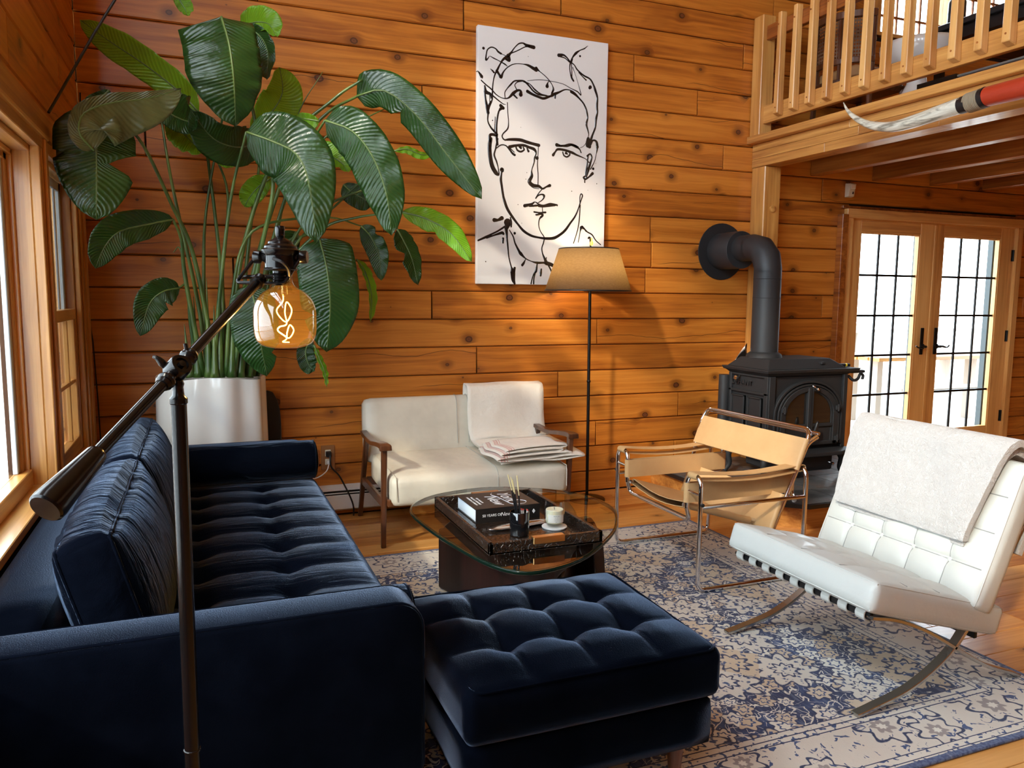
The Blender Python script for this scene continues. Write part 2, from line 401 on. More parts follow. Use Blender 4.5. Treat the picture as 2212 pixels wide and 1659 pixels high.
# --- back wall: log courses with butt joints
DX0, DX1, DZ1 = 4.885, 6.83, 2.055          # door opening
LW = (5.07, 7.6, 3.50, 4.55)                # upper window opening
back = root('wall_back')
joints = {0: [1.409], -2: [1.719], -1: [2.622], -3: [2.320], -5: [2.628], 9: [2.867], 10: [0.376, 1.622], 6: [3.642], 5: [-0.243, 4.591],
          4: [2.35], 3: [1.1], 2: [3.05], 1: [0.2], -4: [1.0], -6: [3.3], -7: [1.9], 7: [1.35], 8: [3.4], 11: [2.3], 12: [0.9], 13: [3.0]}
random.seed(5)
def logs(parent, name, mat, ax, lo, hi, rows, jset, front, back_, holes, sgn):
    """horizontal log courses along axis ax; front = room-side plane, back_ = rear plane"""
    for k in rows:
        z0, z1 = zk(k), zk(k + 1)
        if z1 <= 0.01: continue
        z0 = max(z0, 0.001); js = sorted(jset.get(k, []))
        last = js[-1] if js else lo
        while last + 2.2 < hi:
            last += random.uniform(1.9, 3.4)
            if last < hi - .5: js.append(last)
        cuts = [lo] + js + [hi]
        for a, b in zip(cuts[:-1], cuts[1:]):
            segs = [(a, b)]
            for (h0, h1, hz0, hz1) in holes:
                if z1 > hz0 + .012 and z0 < hz1 - .012:
                    ns = []
                    for s0, s1 in segs:
                        if h0 <= s0 and h1 >= s1: continue
                        if h0 > s0 and h0 < s1: ns.append((s0, h0))
                        if h1 > s0 and h1 < s1: ns.append((h1, s1))
                        if h1 <= s0 or h0 >= s1: ns.append((s0, s1))
                    segs = ns
            for s0, s1 in segs:
                if s1 - s0 < .03: continue
                jit = random.uniform(-.0025, .0025); c = .009; g = .0022
                e0, e1 = s0 + (.0022 if s0 != lo else 0), s1 - (.0022 if s1 != hi else 0)
                f = front + jit * sgn; cz = c * 0.75
                m = MB()
                def pt(u, w_, z): return (u, w_, z) if ax == 'x' else (w_, u, z)
                prof = [(back_, z0 + g), (f + sgn * c, z0 + g), (f, z0 + g + cz), (f, z1 - g - cz), (f + sgn * c, z1 - g), (back_, z1 - g)]
                m.rings([[pt(e0 + .004, w_, z) if i in (2, 3) else pt(e0, w_, z) for i, (w_, z) in enumerate(prof)],
                         [pt(e1 - .004, w_, z) if i in (2, 3) else pt(e1, w_, z) for i, (w_, z) in enumerate(prof)]])
                m.build(name, mat, parent, fixn=True)
ROWS = range(-7, 14)
logs(back, 'log', M_log, 'x', LX, 7.9, ROWS, joints, WY, WY + .13, [(DX0 - .005, DX1 + .005, -1, DZ1 + .02), (LW[0], LW[1], LW[2], LW[3])], 1)
bk = MB()     # backing behind the log faces, with the door and window openings
def slab(x0, x1, z0, z1): bk.box((x0, WY + .02, z0), (x1, WY + .15, z1))
slab(LX - .15, DX0, -.1, 3.5); slab(DX1, XR, -.1, 3.5); slab(DX0, DX1, DZ1, 3.5)
slab(LX - .15, LW[0], 3.5, ZT); slab(LW[0], LW[1], LW[3], ZT); slab(LW[1], XR, 3.5, ZT)
bk.build('wall_backing', M_gap, back)
box('upper_wall_panel', (LX, WY, zk(14)), (LW[0], WY + .02, ZT), M_log, back)
box('upper_wall_panel', (LW[0], WY, LW[3]), (XR, WY + .02, ZT), M_log, back)
box('end_wall_panel', (7.9, WY, 0), (XR, WY + .02, 3.5), M_log, back)

# --- left wall
W1 = (0.9, 3.55, 0.63, 1.96); W2 = (3.72, 4.50, 0.60, 1.96); UW = (-2.4, 3.45, 2.72, 4.7)
left = root('wall_left')
jl = {5: [3.2], 6: [4.3], 7: [3.4], 8: [4.0], 9: [3.0], -4: [4.65]}
logs(left, 'log', M_logy, 'y', 0.4, WY, ROWS, jl, LX, LX - .13, [(W1[0], W1[1], W1[2], W1[3] + .02), (W2[0], W2[1], W2[2], W2[3] + .02), (0.0, UW[1], UW[2], UW[3]), (-1, .9, .63, 1.98)], -1)
bl = MB()
def slabl(y0, y1, z0, z1): bl.box((LX - .02, y0, z0), (LX - .15, y1, z1))
slabl(YR, WY, -.1, .60); slabl(YR, .0, .60, UW[2]); slabl(.0, W1[0], .6, 1.98); slabl(W1[1], W2[0], .6, 1.98); slabl(W2[1], WY, .6, 1.98)
slabl(.0, WY, 1.98, UW[2]); slabl(YR, UW[0], UW[2], ZT); slabl(UW[1], WY, UW[2], ZT); slabl(UW[0], UW[1], UW[3], ZT)
slabl(W1[0], W1[1], .6, .63)
bl.build('wall_backing', M_gap, left)
box('rear_wall_panel', (LX - .02, YR, 0), (LX, 0.4, 2.70), M_logy, left)
box('upper_wall_panel', (LX - .02, YR, 2.70), (LX, UW[0], ZT), M_logy, left)
box('upper_wall_panel', (LX - .02, UW[0], UW[3]), (LX, UW[1], ZT), M_logy, left)
box('upper_wall_panel', (LX - .02, UW[1], zk(14)), (LX, WY, ZT), M_logy, left)

# --- unseen sides and roof
wr = root('wall_right')
box('wall_panel', (XR, YR, -.1), (XR + .15, WY + .15, ZT), M_logy, wr)
wb = root('wall_rear')
box('wall_panel', (LX - .15, YR, -.1), (XR + .15, YR - .15, ZT), M_log, wb)
struct(box('ceiling', (LX - .2, YR - .15, ZT), (XR + .15, WY + .15, ZT + .15), M_trimx))

# --- portals that guide sky light through the openings
portal('portal', (LX - .16, (W1[0] + W1[1]) / 2, (W1[2] + W1[3]) / 2), (1, 0, 0), W1[3] - W1[2], W1[1] - W1[0])
portal('portal', (LX - .16, (UW[0] + UW[1]) / 2, (UW[2] + UW[3]) / 2), (1, 0, 0), UW[3] - UW[2], UW[1] - UW[0])
portal('portal', ((DX0 + DX1) / 2, WY + .18, 1.1), (0, -1, 0), DX1 - DX0, 1.9)
portal('portal', ((LW[0] + LW[1]) / 2, WY + .18, (LW[2] + LW[3]) / 2), (0, -1, 0), LW[1] - LW[0], LW[3] - LW[2])

# --- near left window (window_1): wide fixed sash in a deep frame
w1 = root('window_1')
y1 = W1[1]
def ybox(name, x0, x1, ya, yb, za, zb, mat=M_trimz, p=w1, bv=.003): return box(name, (x0, ya, za), (x1, yb, zb), mat, p, bevel=bv)
ybox('jamb', LX - .12, LX - .012, y1 - .014, y1 + .01, .63, 1.96)
ybox('jamb_stop', LX - .105, LX - .070, y1 - .034, y1 - .014, .66, 1.94)
ybox('casing', LX - .012, LX + .022, y1 - .012, y1 + .105, .60, 1.995)
ybox('casing_bead', LX + .022, LX + .034, y1 + .055, y1 + .105, .60, 1.995)
ybox('head_jamb', LX - .12, LX - .012, W1[0], y1, 1.935, 1.96, M_trimy)
ybox('head_stop', LX - .105, LX - .07, W1[0], y1 - .014, 1.915, 1.935, M_trimy)
ybox('head_casing', LX - .012, LX + .024, W1[0], y1 + .10, 1.955, 2.0, M_trimy)
ybox('head_moulding', LX - .012, LX + .038, W1[0], y1 + .12, 1.995, 2.012, M_trimy)
ybox('header_board', LX - .012, LX + .030, W1[0] - .4, y1 + .33, 2.012, 2.105, M_trimy)
ybox('sill', LX - .12, LX + .018, W1[0], y1 + .105, .60, .632, M_trimy)
ybox('sash_stile', LX - .112, LX - .085, y1 - .085, y1 - .034, .665, 1.93)
ybox('weather_strip', LX - .110, LX - .092, y1 - .125, y1 - .085, .70, 1.90, M_grey)
ybox('sash_bottom_rail', LX - .112, LX - .060, W1[0], y1 - .034, .632, .700, M_trimy)
ybox('sash_top_rail', LX - .112, LX - .085, W1[0], y1 - .034, 1.89, 1.93, M_trimy)
ybox('glass_pane', LX - .106, LX - .100, W1[0], y1 - .085, .70, 1.90, M_glass, bv=0)
ybox('near_jamb', LX - .12, LX - .01, W1[0] - .03, W1[0], .60, 1.96)
ybox('mullion', LX - .12, LX - .03, 2.05, 2.13, .63, 1.94)
# --- far left window (window_2): double hung with a grey screen in the upper half
w2 = root('window_2'); p = w2
ya, yb = W2[0], W2[1]
ybox('jamb', LX - .12, LX - .005, yb - .016, yb + .006, .60, 1.96, M_trimz, p)
ybox('jamb', LX - .12, LX - .005, ya - .006, ya + .016, .60, 1.96, M_trimz, p)
ybox('casing', LX - .005, LX + .020, yb, yb + .085, .56, 1.96, M_trimz, p)
ybox('casing_bead', LX + .020, LX + .03, yb + .045, yb + .085, .56, 1.96, M_trimz, p)
ybox('head_casing', LX - .005, LX + .022, ya - .06, yb + .085, 1.955, 2.005, M_trimy, p)
ybox('head_jamb', LX - .12, LX - .005, ya, yb, 1.935, 1.96, M_trimy, p)
ybox('sill', LX - .12, LX + .03, ya - .03, yb + .09, .575, .602, M_trimy, p)
ybox('upper_sash_stile', LX - .062, LX - .046, yb - .060, yb - .016, 1.27, 1.93, M_grey, p)
ybox('upper_sash_rail', LX - .062, LX - .046, ya, yb - .016, 1.885, 1.93, M_grey, p)
ybox('screen_frame', LX - .060, LX - .050, yb - .17, yb - .15, 1.27, 1.9, M_grey, p)
ybox('meeting_rail', LX - .060, LX - .008, ya, yb - .016, 1.262, 1.315, M_trimy, p)
ybox('sash_stile', LX - .042, LX - .010, yb - .062, yb - .016, .62, 1.27, M_trimz, p)
ybox('sash_stile', LX - .042, LX - .010, ya + .016, ya + .062, .62, 1.27, M_trimz, p)
ybox('sash_bottom_rail', LX - .046, LX - .008, ya + .016, yb - .016, .602, .675, M_trimy, p)
ybox('muntin', LX - .036, LX - .016, ya + .06, yb - .06, .945, .965, M_trimy, p)
ybox('muntin', LX - .036, LX - .016, yb - .24, yb - .225, .675, 1.262, M_trimz, p)
n = NT('insect_screen'); M_scr = n.done(n.n('ShaderNodeMixShader', {0: .55, 1: n.n('ShaderNodeBsdfTransparent').outputs[0], 2: n.pbr((.10, .11, .11), .7)}).outputs[0])
ybox('glass_pane', LX - .034, LX - .030, ya + .05, yb - .06, .67, 1.265, M_glass, p, 0)
ybox('glass_pane', LX - .056, LX - .053, ya + .02, yb - .055, 1.3, 1.9, M_glass, p, 0)
ybox('insect_screen', LX - .085, LX - .084, ya + .02, yb - .02, .64, 1.93, M_scr, p, 0)
struct(box('trim_1', (LX, 4.70, .56), (LX + .028, 4.775, 2.0), M_trimz, bevel=.003))
# mullions of the tall upper window (outside the frame; it throws the light bands)
uw = root('window_3')
for yy in (-2.4, -0.93, 0.53, 2.0, 3.43): ybox('mullion', LX - .10, LX - .02, yy, yy + .06, UW[2], UW[3], M_trimz, uw)
for zz in (UW[2], 3.7, UW[3] - .05): ybox('rail', LX - .10, LX - .02, UW[0], UW[1], zz, zz + .05, M_trimy, uw)

# --- post and loft
struct(box('trim_2', (3.905, WY - .15, 0), (4.055, WY, 2.37), M_trimz, bevel=.006))
MB().lathe([(.0, 0), (.026, 0), (.026, .012), (.02, .016), (0, .016)], (3.985, WY - .15, 2.06), 14, (0, -1, 0)).build('wooden_peg', M_trimx, bpy.data.objects['trim_2'], smooth='auto')
loft = root('ceiling_loft'); loft.name = 'ceiling_1'
BX0 = 3.90
# laminated beam: three plies with staggered joints
random.seed(3)
for zi, (za, zb) in enumerate(((2.37, 2.43), (2.43, 2.487), (2.487, 2.540))):
    yv = WY
    while yv > -3.4:
        L = random.uniform(.5, 1.5); box('beam_lamination', (BX0 + random.uniform(0, .002), max(yv - L, -3.5) + .001, za + .0008), (BX0 + .15, yv - .001, zb - .0008), M_trimy, loft, bevel=.002); yv -= L
box('edge_cap', (BX0 - .055, -3.5, 2.540), (BX0 + .16, WY + .0, 2.592), M_trimy, loft, bevel=.004)
for xx in (4.463, 5.097, 5.734, 6.36, 7.0, 7.64, 8.28): box('joist', (xx, -3.5, 2.352), (xx + .088, WY, 2.552), M_joist, loft, bevel=.004)
xx = BX0 + .15
while xx < XR:
    box('loft_board', (xx + .001, -3.5, 2.553), (min(xx + .18, XR) - .001, WY, 2.592), M_joist, loft); xx += .18

rail = root('loft_railing'); rail['kind'] = 'structure'; rail.name = 'trim_3'
box('newel_post', (3.862, 4.80, 2.593), (3.975, 4.905, 3.44), M_trimz, rail, bevel=.004)
box('bottom_rail', (3.895, -3.4, 2.672), (3.935, 4.80, 2.80), M_trimy, rail, bevel=.003)
box('top_rail', (3.895, -3.4, 3.262), (3.935, 4.80, 3.362), M_joist, rail, bevel=.003)
yy = 4.613
while yy > -3.3:
    m = MB(); x0, x1, h = 3.842, 3.895, .0235; zt, zb2 = 3.395, 2.688
    m.rings([[(x1, yy - h, zb2), (x0 + .0, yy - h, zb2 + .018), (x0, yy + h, zb2 + .018), (x1, yy + h, zb2)],
             [(x1, yy - h, zt), (x0 + .006, yy - h + .006, zt), (x0 + .006, yy + h - .006, zt), (x1, yy + h, zt)]])
    b = m.build('baluster', M_firz, rail, bevel=.004, fixn=True)
    for zz in (2.745, 3.31): MB().lathe([(0, 0), (.0055, 0), (.0055, .002), (0, .002)], (3.842, yy, zz), 8, (-1, 0, 0)).build('screw_plug', M_joist, b)
    yy -= .1555

# --- loft window above the door (window_4)
w4 = root('window_4')
x0, x1, z0, z1 = LW
box('sill', (x0 - .06, WY - .03, z0 - .03), (x1 + .05, WY + .12, z0), M_trimx, w4, bevel=.003)
box('casing', (x0 - .075, WY - .025, z0 - .03), (x0, WY + .12, z1), M_trimz, w4, bevel=.003)
for xx in (5.83, 6.66, 7.5): box('mullion', (xx, WY - .01, z0), (xx + .10, WY + .12, z1), M_trimz, w4, bevel=.003)
for a, b in ((x0, 5.83), (5.93, 6.66), (6.76, 7.5)):
    for t in (1 / 3, 2 / 3): xx = a + (b - a) * t; box('muntin', (xx - .008, WY + .06, z0), (xx + .008, WY + .075, z1), M_joist, w4)
    for zz in (z0 + .16, z0 + .42, z0 + .7): box('muntin', (a, WY + .058, zz - .009), (b, WY + .073, zz + .009), M_joist, w4)
    box('glass_pane', (a, WY + .064, z0), (b, WY + .068, z1), M_glass, w4)

# --- French doors (door_1, door_2) with casing
cas = root('trim_4')
box('casing_leg', (DX0 - .06, WY - .035, 0), (DX0 + .012, WY, 2.045), M_firz, cas, bevel=.003)
box('casing_leg', (DX1 - .012, WY - .035, 0), (DX1 + .055, WY, 2.045), M_firz, cas, bevel=.003)
box('casing_head', (DX0 - .06, WY - .042, 2.045), (DX1 + .058, WY, 2.118), M_firx, cas, bevel=.003)
box('back_band', (DX0 - .125, WY - .06, 0), (DX0 - .062, WY, 2.07), M_joist, cas, bevel=.003)
box('head_drip', (DX0 - .10, WY - .03, 2.12), (DX1 + .35, WY, 2.14), M_joist, cas, bevel=.003)
box('jamb', (DX0 - .01, WY, 0), (DX0 + .012, WY + .12, 2.05), M_firz, cas)
box('jamb', (DX1 - .012, WY, 0), (DX1 + .01, WY + .12, 2.05), M_firz, cas)
box('head_jamb', (DX0, WY, 2.035), (DX1, WY + .12, 2.056), M_firx, cas)
box('threshold', (DX0, WY, 0), (DX1, WY + .14, .03), M_firx, cas)
def lever(parent, x, sgn, zc):
    y0 = WY + .0
    pl = MB(); pl.box((x - .018, y0 - .010, zc - .13), (x + .018, y0, zc + .10)); pl.build('handle_plate', M_blackm, parent, bevel=.005, seg=2)
    l = MB(); l.tube(catmull([(x, y0 - .01, zc - .06), (x, y0 - .05, zc - .06), (x + sgn * .03, y0 - .055, zc - .058), (x + sgn * .08, y0 - .055, zc - .068), (x + sgn * .115, y0 - .05, zc - .052)], 5), [.012] * 8 + [.009] * 6 + [.006] * 7, 8)
    l.lathe([(0, 0), (.022, 0), (.022, .014), (.014, .02), (0, .02)], (x, y0 - .01, zc - .06), 14, (0, -1, 0))
    l.build('lever_handle', M_blackm, parent, smooth='auto')
def door(name, xa, xb, hinge, handle_x, hs):
    d = root(name); y0, y1_ = WY + .0, WY + .045
    ga, gb = xa + .145 if hinge < 0 else xa + .125, xb - .145 if hinge < 0 else xb - .20
    ga = 5.03 if hinge < 0 else 5.965; gb = 5.665 if hinge < 0 else 6.64
    za, zb = .265, 1.93
    box('stile', (xa, y0, .03), (ga - .012, y1_, 2.035), M_firz, d, bevel=.002)
    box('stile', (gb + .012, y0, .03), (xb, y1_, 2.035), M_firz, d, bevel=.002)
    box('rail', (ga - .012, y0 + .001, zb + .012), (gb + .012, y1_, 2.035), M_firx, d, bevel=.002)
    box('rail', (ga - .012, y0 + .001, .03), (gb + .012, y1_, za - .012), M_firx, d, bevel=.002)
    m = MB(); m.box((ga - .012, y0 + .006, za), (ga, y1_, zb)); m.box((gb, y0 + .006, za), (gb + .012, y1_, zb)); m.box((ga - .012, y0 + .006, zb), (gb + .012, y1_, zb + .012)); m.box((ga - .012, y0 + .006, za - .012), (gb + .012, y1_, za))
    m.build('glazing_bead', M_firz, d)
    for i in (1, 2): xx = ga + (gb - ga) * i / 3; box('muntin', (xx - .0085, y0 + .02, za), (xx + .0085, y0 + .032, zb), M_blackm, d)
    for i in (1, 2, 3, 4): zz = za + (zb - za) * i / 5; box('muntin', (ga, y0 + .019, zz - .009), (gb, y0 + .033, zz + .009), M_blackm, d)
    for i in range(3):
        for j in range(5):
            box('glass_pane', (ga + (gb - ga) * i / 3, y0 + .024, za + (zb - za) * j / 5), (ga + (gb - ga) * (i + 1) / 3, y0 + .028, za + (zb - za) * (j + 1) / 5), M_glass, d)
    lever(d, handle_x, hs, 1.06)
    for zz in (1.80, 1.08, .35):
        MB().box((hinge_x[hinge] - .014, y0 - .008, zz - .05), (hinge_x[hinge] + .014, y0 + .002, zz + .05)).lathe([(0, 0), (.007, 0), (.007, .1), (0, .1)], (hinge_x[hinge], y0 - .01, zz - .05), 8).build('hinge', M_blackm, d)
    return d
hinge_x = {-1: DX0 + .016, 1: DX1 - .02}
d1 = door('door_1', DX0 + .014, 5.843, -1, 5.764, -1)
d2 = door('door_2', 5.847, DX1 - .014, 1, 5.925, 1)
box('astragal', (5.832, WY - .008, .03), (5.856, WY, 2.03), M_firz, d2, bevel=.003)

# --- outside
ext = root('deck'); 
M_deck = plain('weathered_deck', (0.55, 0.53, 0.50), 0.8); M_snow = plain('pale_ground', (0.75, 0.76, 0.76), 0.9)
M_rail = plain('weathered_railing', (0.52, 0.46, 0.40), 0.8)
struct(box('ground', (-30, -30, -.9), (40, 40, -.8), M_snow))
yy = WY + .18
while yy < 9.0: box('deck_board', (3.4, yy, -.06), (12, yy + .135, -.02), M_deck, ext); yy += .14
rl = thing('deck_railing', 'weathered wooden railing at the far edge of the deck seen through the glass doors', 'railing', (6, 8.6, 0))
box('top_rail', (3.4, 8.55, .92), (13, 8.69, .96), M_rail, rl); box('bottom_rail', (3.4, 8.6, .10), (13, 8.64, .17), M_rail, rl)
xx = 3.5
while xx < 13: box('baluster', (xx, 8.6, .17), (xx + .035, 8.64, .92), M_rail, rl); xx += .16
for xx in (3.4, 6.1, 8.8, 11.5): box('post', (xx, 8.56, -.02), (xx + .1, 8.68, 1.05), M_rail, rl)
bn = thing('picnic_bench', 'weathered wooden picnic table on the deck outside the glass doors', 'table', (8.2, 6.9, 0))
for i in range(5): box('plank', (6.9, 6.4 + i * .16, .72), (8.9, 6.54 + i * .16, .76), M_trimx, bn)
for i in range(2): box('seat_plank', (6.9, 5.95 + i * .13, .42), (8.9, 6.07 + i * .13, .46), M_rail, bn)
for xx in (7.1, 8.6):
    box('leg', (xx, 6.1, -.02), (xx + .08, 6.2, .42), M_rail, bn); box('leg', (xx, 6.6, -.02), (xx + .08, 6.7, .72), M_rail, bn); box('leg', (xx, 6.95, -.02), (xx + .08, 7.05, .72), M_rail, bn)
lr = thing('porch_railing', 'pale porch railing outside the near left window', 'railing', (-2.4, 5, 0))
box('top_rail', (-2.45, -1, .86), (-2.33, 14, .90), M_rail, lr)
box('post', (-2.44, 7.9, -.8), (-2.34, 8.0, 1.0), M_rail, lr); box('post', (-2.44, 5.3, -.8), (-2.34, 5.4, 1.0), M_rail, lr)
yy = -1
while yy < 14: box('baluster', (-2.41, yy, 0.05), (-2.37, yy + .04, .86), M_rail, lr); yy += .16
box('bottom_rail', (-2.42, -1, .02), (-2.36, 14, .06), M_rail, lr)
box('porch_floor', (-2.5, -1, -.1), (LX - .16, 14, -.04), M_deck, lr)
M_bark = plain('tree_bark', (0.22, 0.20, 0.17), 0.9)
random.seed(4)
for i, (tx, ty) in enumerate(((-5.0, 13.0), (-6.5, 19), (-8.5, 17), (-4.6, 24))):
    t = thing('bare_tree', ('bare tree %s outside the near left window' % ('nearest to the porch railing', 'with the tallest trunk, well beyond the porch railing', 'farthest to the left', 'farthest away')[i]), 'tree', (tx, ty, -.8))
    MB().tube([(tx, ty, -.8), (tx + .1, ty, 2), (tx + .05, ty, 5), (tx + .2, ty, 8)], [.2, .16, .12, .05], 8).build('trunk', M_bark, t, smooth=True)
    m = MB()
    for k in range(26):
        z = random.uniform(1, 7.5); a = random.uniform(0, 2 * pi); L = random.uniform(.8, 2.2)
        m.tube([(tx + .1, ty, z), (tx + .1 + cos(a) * L * .5, ty + sin(a) * L * .5, z + L * .4), (tx + cos(a) * L, ty + sin(a) * L, z + L * .6)], [.035, .02, .006], 5)
    m.build('branches', M_bark, t)['kind'] = 'stuff'

M_storm = plain('dark_storm_frame', (.05, .07, .08), .5)
for nm, lab_, px_ in (('storm_door_frame', 'dark storm door frame behind the left glass door', 1968), ('storm_door_frame', 'dark storm door frame behind the right glass door', 2128)):
    q = AY(px_, 700, WY + .22); sd = thing(nm, lab_, 'frame', (q.x, q.y, 0)); box('stile', (q.x, WY + .2, -.02), (q.x + .055, WY + .25, 2.06), M_storm, sd); box('glass_edge', (q.x + .055, WY + .21, -.02), (q.x + .09, WY + .22, 2.06), plain('pale_storm_edge', (.45, .55, .58), .4), sd)
# ------------------------------------------------------------------ rug
def rugmat():
    n = NT('woven_rug'); x, y, z = n.sep(n.obj())
    X0, X1, Y0, Y1 = -.22, 2.83, 1.575, 4.02
    dx = n.m('MINIMUM', n.m('SUBTRACT', x, X0), n.m('SUBTRACT', X1, x)); dy = n.m('MINIMUM', n.m('SUBTRACT', y, Y0), n.m('SUBTRACT', Y1, y))
    d = n.m('MINIMUM', dx, dy)
    wob = n.noise(n.comb(x, y), 22, 2, out=1)
    p = n.vm('ADD', n.comb(x, y), n.vm('SCALE', n.vm('SUBTRACT', wob, (.5, .5, .5)), scale=.018))
    px_, py_, _ = n.sep(p)
    NAVY, MID, CREAM, BEIGE, SAND = (.012, .026, .090), (.035, .072, .19), (.74, .71, .63), (.60, .48, .34), (.66, .61, .53)
    def flowers(scale, r0, petals, off):
        v = n.vor(n.vm('ADD', p, (off, off * .7, 0)), scale); q = n.vm('SCALE', v.outputs['Position'], scale=1.0)
        dv = n.vm('SUBTRACT', n.vm('ADD', p, (off, off * .7, 0)), q); a, b, _ = n.sep(dv)
        dist = n.m('SQRT', n.m('ADD', n.m('MULTIPLY', a, a), n.m('MULTIPLY', b, b)))
        ang = n.m('ARCTAN2', b, a); rc, rg, rb = n.sep(v.outputs['Color'])
        pet = n.m('ADD', 1.0, n.m('MULTIPLY', n.m('SINE', n.m('ADD', n.m('MULTIPLY', ang, petals), n.m('MULTIPLY', rg, 6))), .20))
        rad = n.m('MULTIPLY', n.m('MULTIPLY', pet, r0), n.m('ADD', .65, n.m('MULTIPLY', rc, .5)))
        return n.m('DIVIDE', dist, rad), rg, ang
    base = n.mix(n.ss(n.noise(p, 5, 3), .45, .62), NAVY, MID)
    base = n.mix(n.m('MULTIPLY', n.ss(n.noise(n.comb(n.m('MULTIPLY', x, 30), n.m('MULTIPLY', y, 4)), 3, 3), .5, .7), .5), base, (.16, .20, .30))
    # curling vines
    vn = n.noise(p, 8.0, 1.0, .4, 1.4); vine = n.ss(n.m('ABSOLUTE', n.m('SUBTRACT', vn, .5)), .022, .012)
    vn2 = n.noise(p, 14.0, 1.0, .4, 1.8); vine2 = n.ss(n.m('ABSOLUTE', n.m('SUBTRACT', vn2, .47)), .022, .012)
    col = n.mix(n.m('MAXIMUM', vine, vine2), base, CREAM)
    s2, g2, a2 = flowers(10.5, .040, 6, 3.3)
    col = n.mix(n.ss(s2, 1.22, 1.12), col, NAVY); col = n.mix(n.ss(s2, 1.05, .95), col, n.mix(n.ss(g2, .4, .6), CREAM, BEIGE))
    col = n.mix(n.ss(n.m('ABSOLUTE', n.m('SUBTRACT', s2, .5)), .12, .06), col, MID)
    s1, g1, a1 = flowers(3.5, .125, 9, 0.4)
    inner = n.mix(n.ss(n.noise(p, 40, 2), .56, .64), n.mix(n.ss(g1, .3, .7), BEIGE, SAND), MID)
    f1 = n.mix(n.ss(n.m('ABSOLUTE', n.m('SUBTRACT', s1, .42)), .07, .03), inner, NAVY)
    col = n.mix(n.ss(s1, 1.16, 1.08), col, NAVY); col = n.mix(n.ss(s1, 1.03, .96), col, f1)
    # border
    bs = n.noise(p, 26, 2, .6, 1.0)
    bcol = n.mix(n.ss(bs, .615, .645), SAND, MID)
    s3, g3, a3 = flowers(4.6, .085, 7, 7.7)
    bcol = n.mix(n.ss(n.m('ABSOLUTE', n.m('SUBTRACT', s3, .95)), .11, .05), bcol, NAVY)
    bcol = n.mix(n.ss(s3, .45, .38), bcol, n.mix(.5, MID, BEIGE)); bcol = n.mix(n.ss(s3, .2, .14), bcol, CREAM)
    narrow = n.mix(n.ss(n.noise(p, 48, 1), .57, .62), n.mix(.4, SAND, CREAM), MID)
    def band(a, b): return n.m('MULTIPLY', n.m('GREATER_THAN', d, a), n.m('LESS_THAN', d, b))
    col = n.mix(n.m('LESS_THAN', d, .300), col, narrow)
    for l in (.300, .272, .246): col = n.mix(band(l - .003, l + .002), col, NAVY)
    col = n.mix(n.m('LESS_THAN', d, .240), col, bcol)
    col = n.mix(n.m('LESS_THAN', d, .060), col, narrow)
    for l in (.060, .030): col = n.mix(band(l - .002, l + .002), col, NAVY)
    col = n.mix(n.m('LESS_THAN', d, .022), col, n.mix(n.ss(n.noise(p, 90, 1), .4, .6), (.045, .07, .17), (.10, .14, .26)))
    wear = n.noise(n.comb(n.m('MULTIPLY', x, 60), n.m('MULTIPLY', y, 9)), 1.5, 4, .65)
    col = n.mix(n.m('MULTIPLY', n.ss(wear, .58, .74), .30), col, (.46, .45, .46))
    return n.done(n.pbr(col, .92, normal=n.bump(n.noise(n.obj(), 240, 2), .3, .003), Sheen_Weight=.2))
rugt = box('area_rug', (-.22, 1.575, .0005), (2.83, 4.02, .011), rugmat(), bevel=.003)
tag(rugt, 'navy and beige floral rug with a pale border on the pine floor', 'rug')
RZ = .011

# ------------------------------------------------------------------ sofa
def velvet(name, wr_scale=(1, 1, 1), wr=0.0, base=(.0014, .0020, .0042)):
    n = NT(name); x, y, z = n.sep(n.obj())
    nap = n.noise(n.obj(), 5.0, 4, .6); fuzz = n.noise(n.obj(), 320, 2)
    col = n.mix(n.ss(nap, .35, .7), base, tuple(c * 1.7 for c in base))
    h = n.m('MULTIPLY', fuzz, .10)
    if wr:
        wn = n.noise(n.comb(n.m('MULTIPLY', x, wr_scale[0]), n.m('MULTIPLY', y, wr_scale[1]), n.m('MULTIPLY', z, wr_scale[2])), 1.0, 3, .55, 1.0)
        h = n.m('ADD', h, n.m('MULTIPLY', wn, wr))
    nb = n.bump(h, .55, .02)
    df = n.n('ShaderNodeBsdfDiffuse', {'Color': col, 'Normal': nb}).outputs[0]
    sh = n.n('ShaderNodeBsdfSheen', {'Color': (.190, .255, .385), 'Roughness': .20, 'Normal': nb}, distribution='ASHIKHMIN').outputs[0]
    return n.done(n.n('ShaderNodeAddShader', {0: df, 1: sh}).outputs[0])
M_vel = velvet('navy_velvet'); M_velseat = velvet('navy_velvet_pleated', (4, 24, 4), .45); M_velcush = velvet('navy_velvet_gathered', (5, 26, 5), 1.1)
M_pipe = M_vel
sofa = thing('sofa', 'navy blue velvet sofa with tufted seat and gathered back cushions under the window', 'sofa', (0, 3.1, 0))
SY0, SY1, SX0, SX1 = 1.885, 4.325, -.545, .52
def arm(ya, yb):
    def prof(x0, x1, y0, y1, z0, z1, r=.035):
        pass
    # side outline with a rounded front top corner
    pts = [(SX0, .14), (SX1, .14)]; R = .075; c = (SX1 - R, .615 - R)
    for k in range(7): a = pi / 2 * k / 6; pts.append((c[0] + R * cos(a), c[1] + R * sin(a)))
    pts.append((SX0, .615))
    m = MB(); m.prism([(p[0], ya, p[1]) for p in pts], (0, yb - ya, 0))
    o = m.build('armrest', M_vel, sofa, smooth=False, bevel=.016, seg=4, fixn=True); o.data.polygons.foreach_set('use_smooth', [True] * len(o.data.polygons)); return o
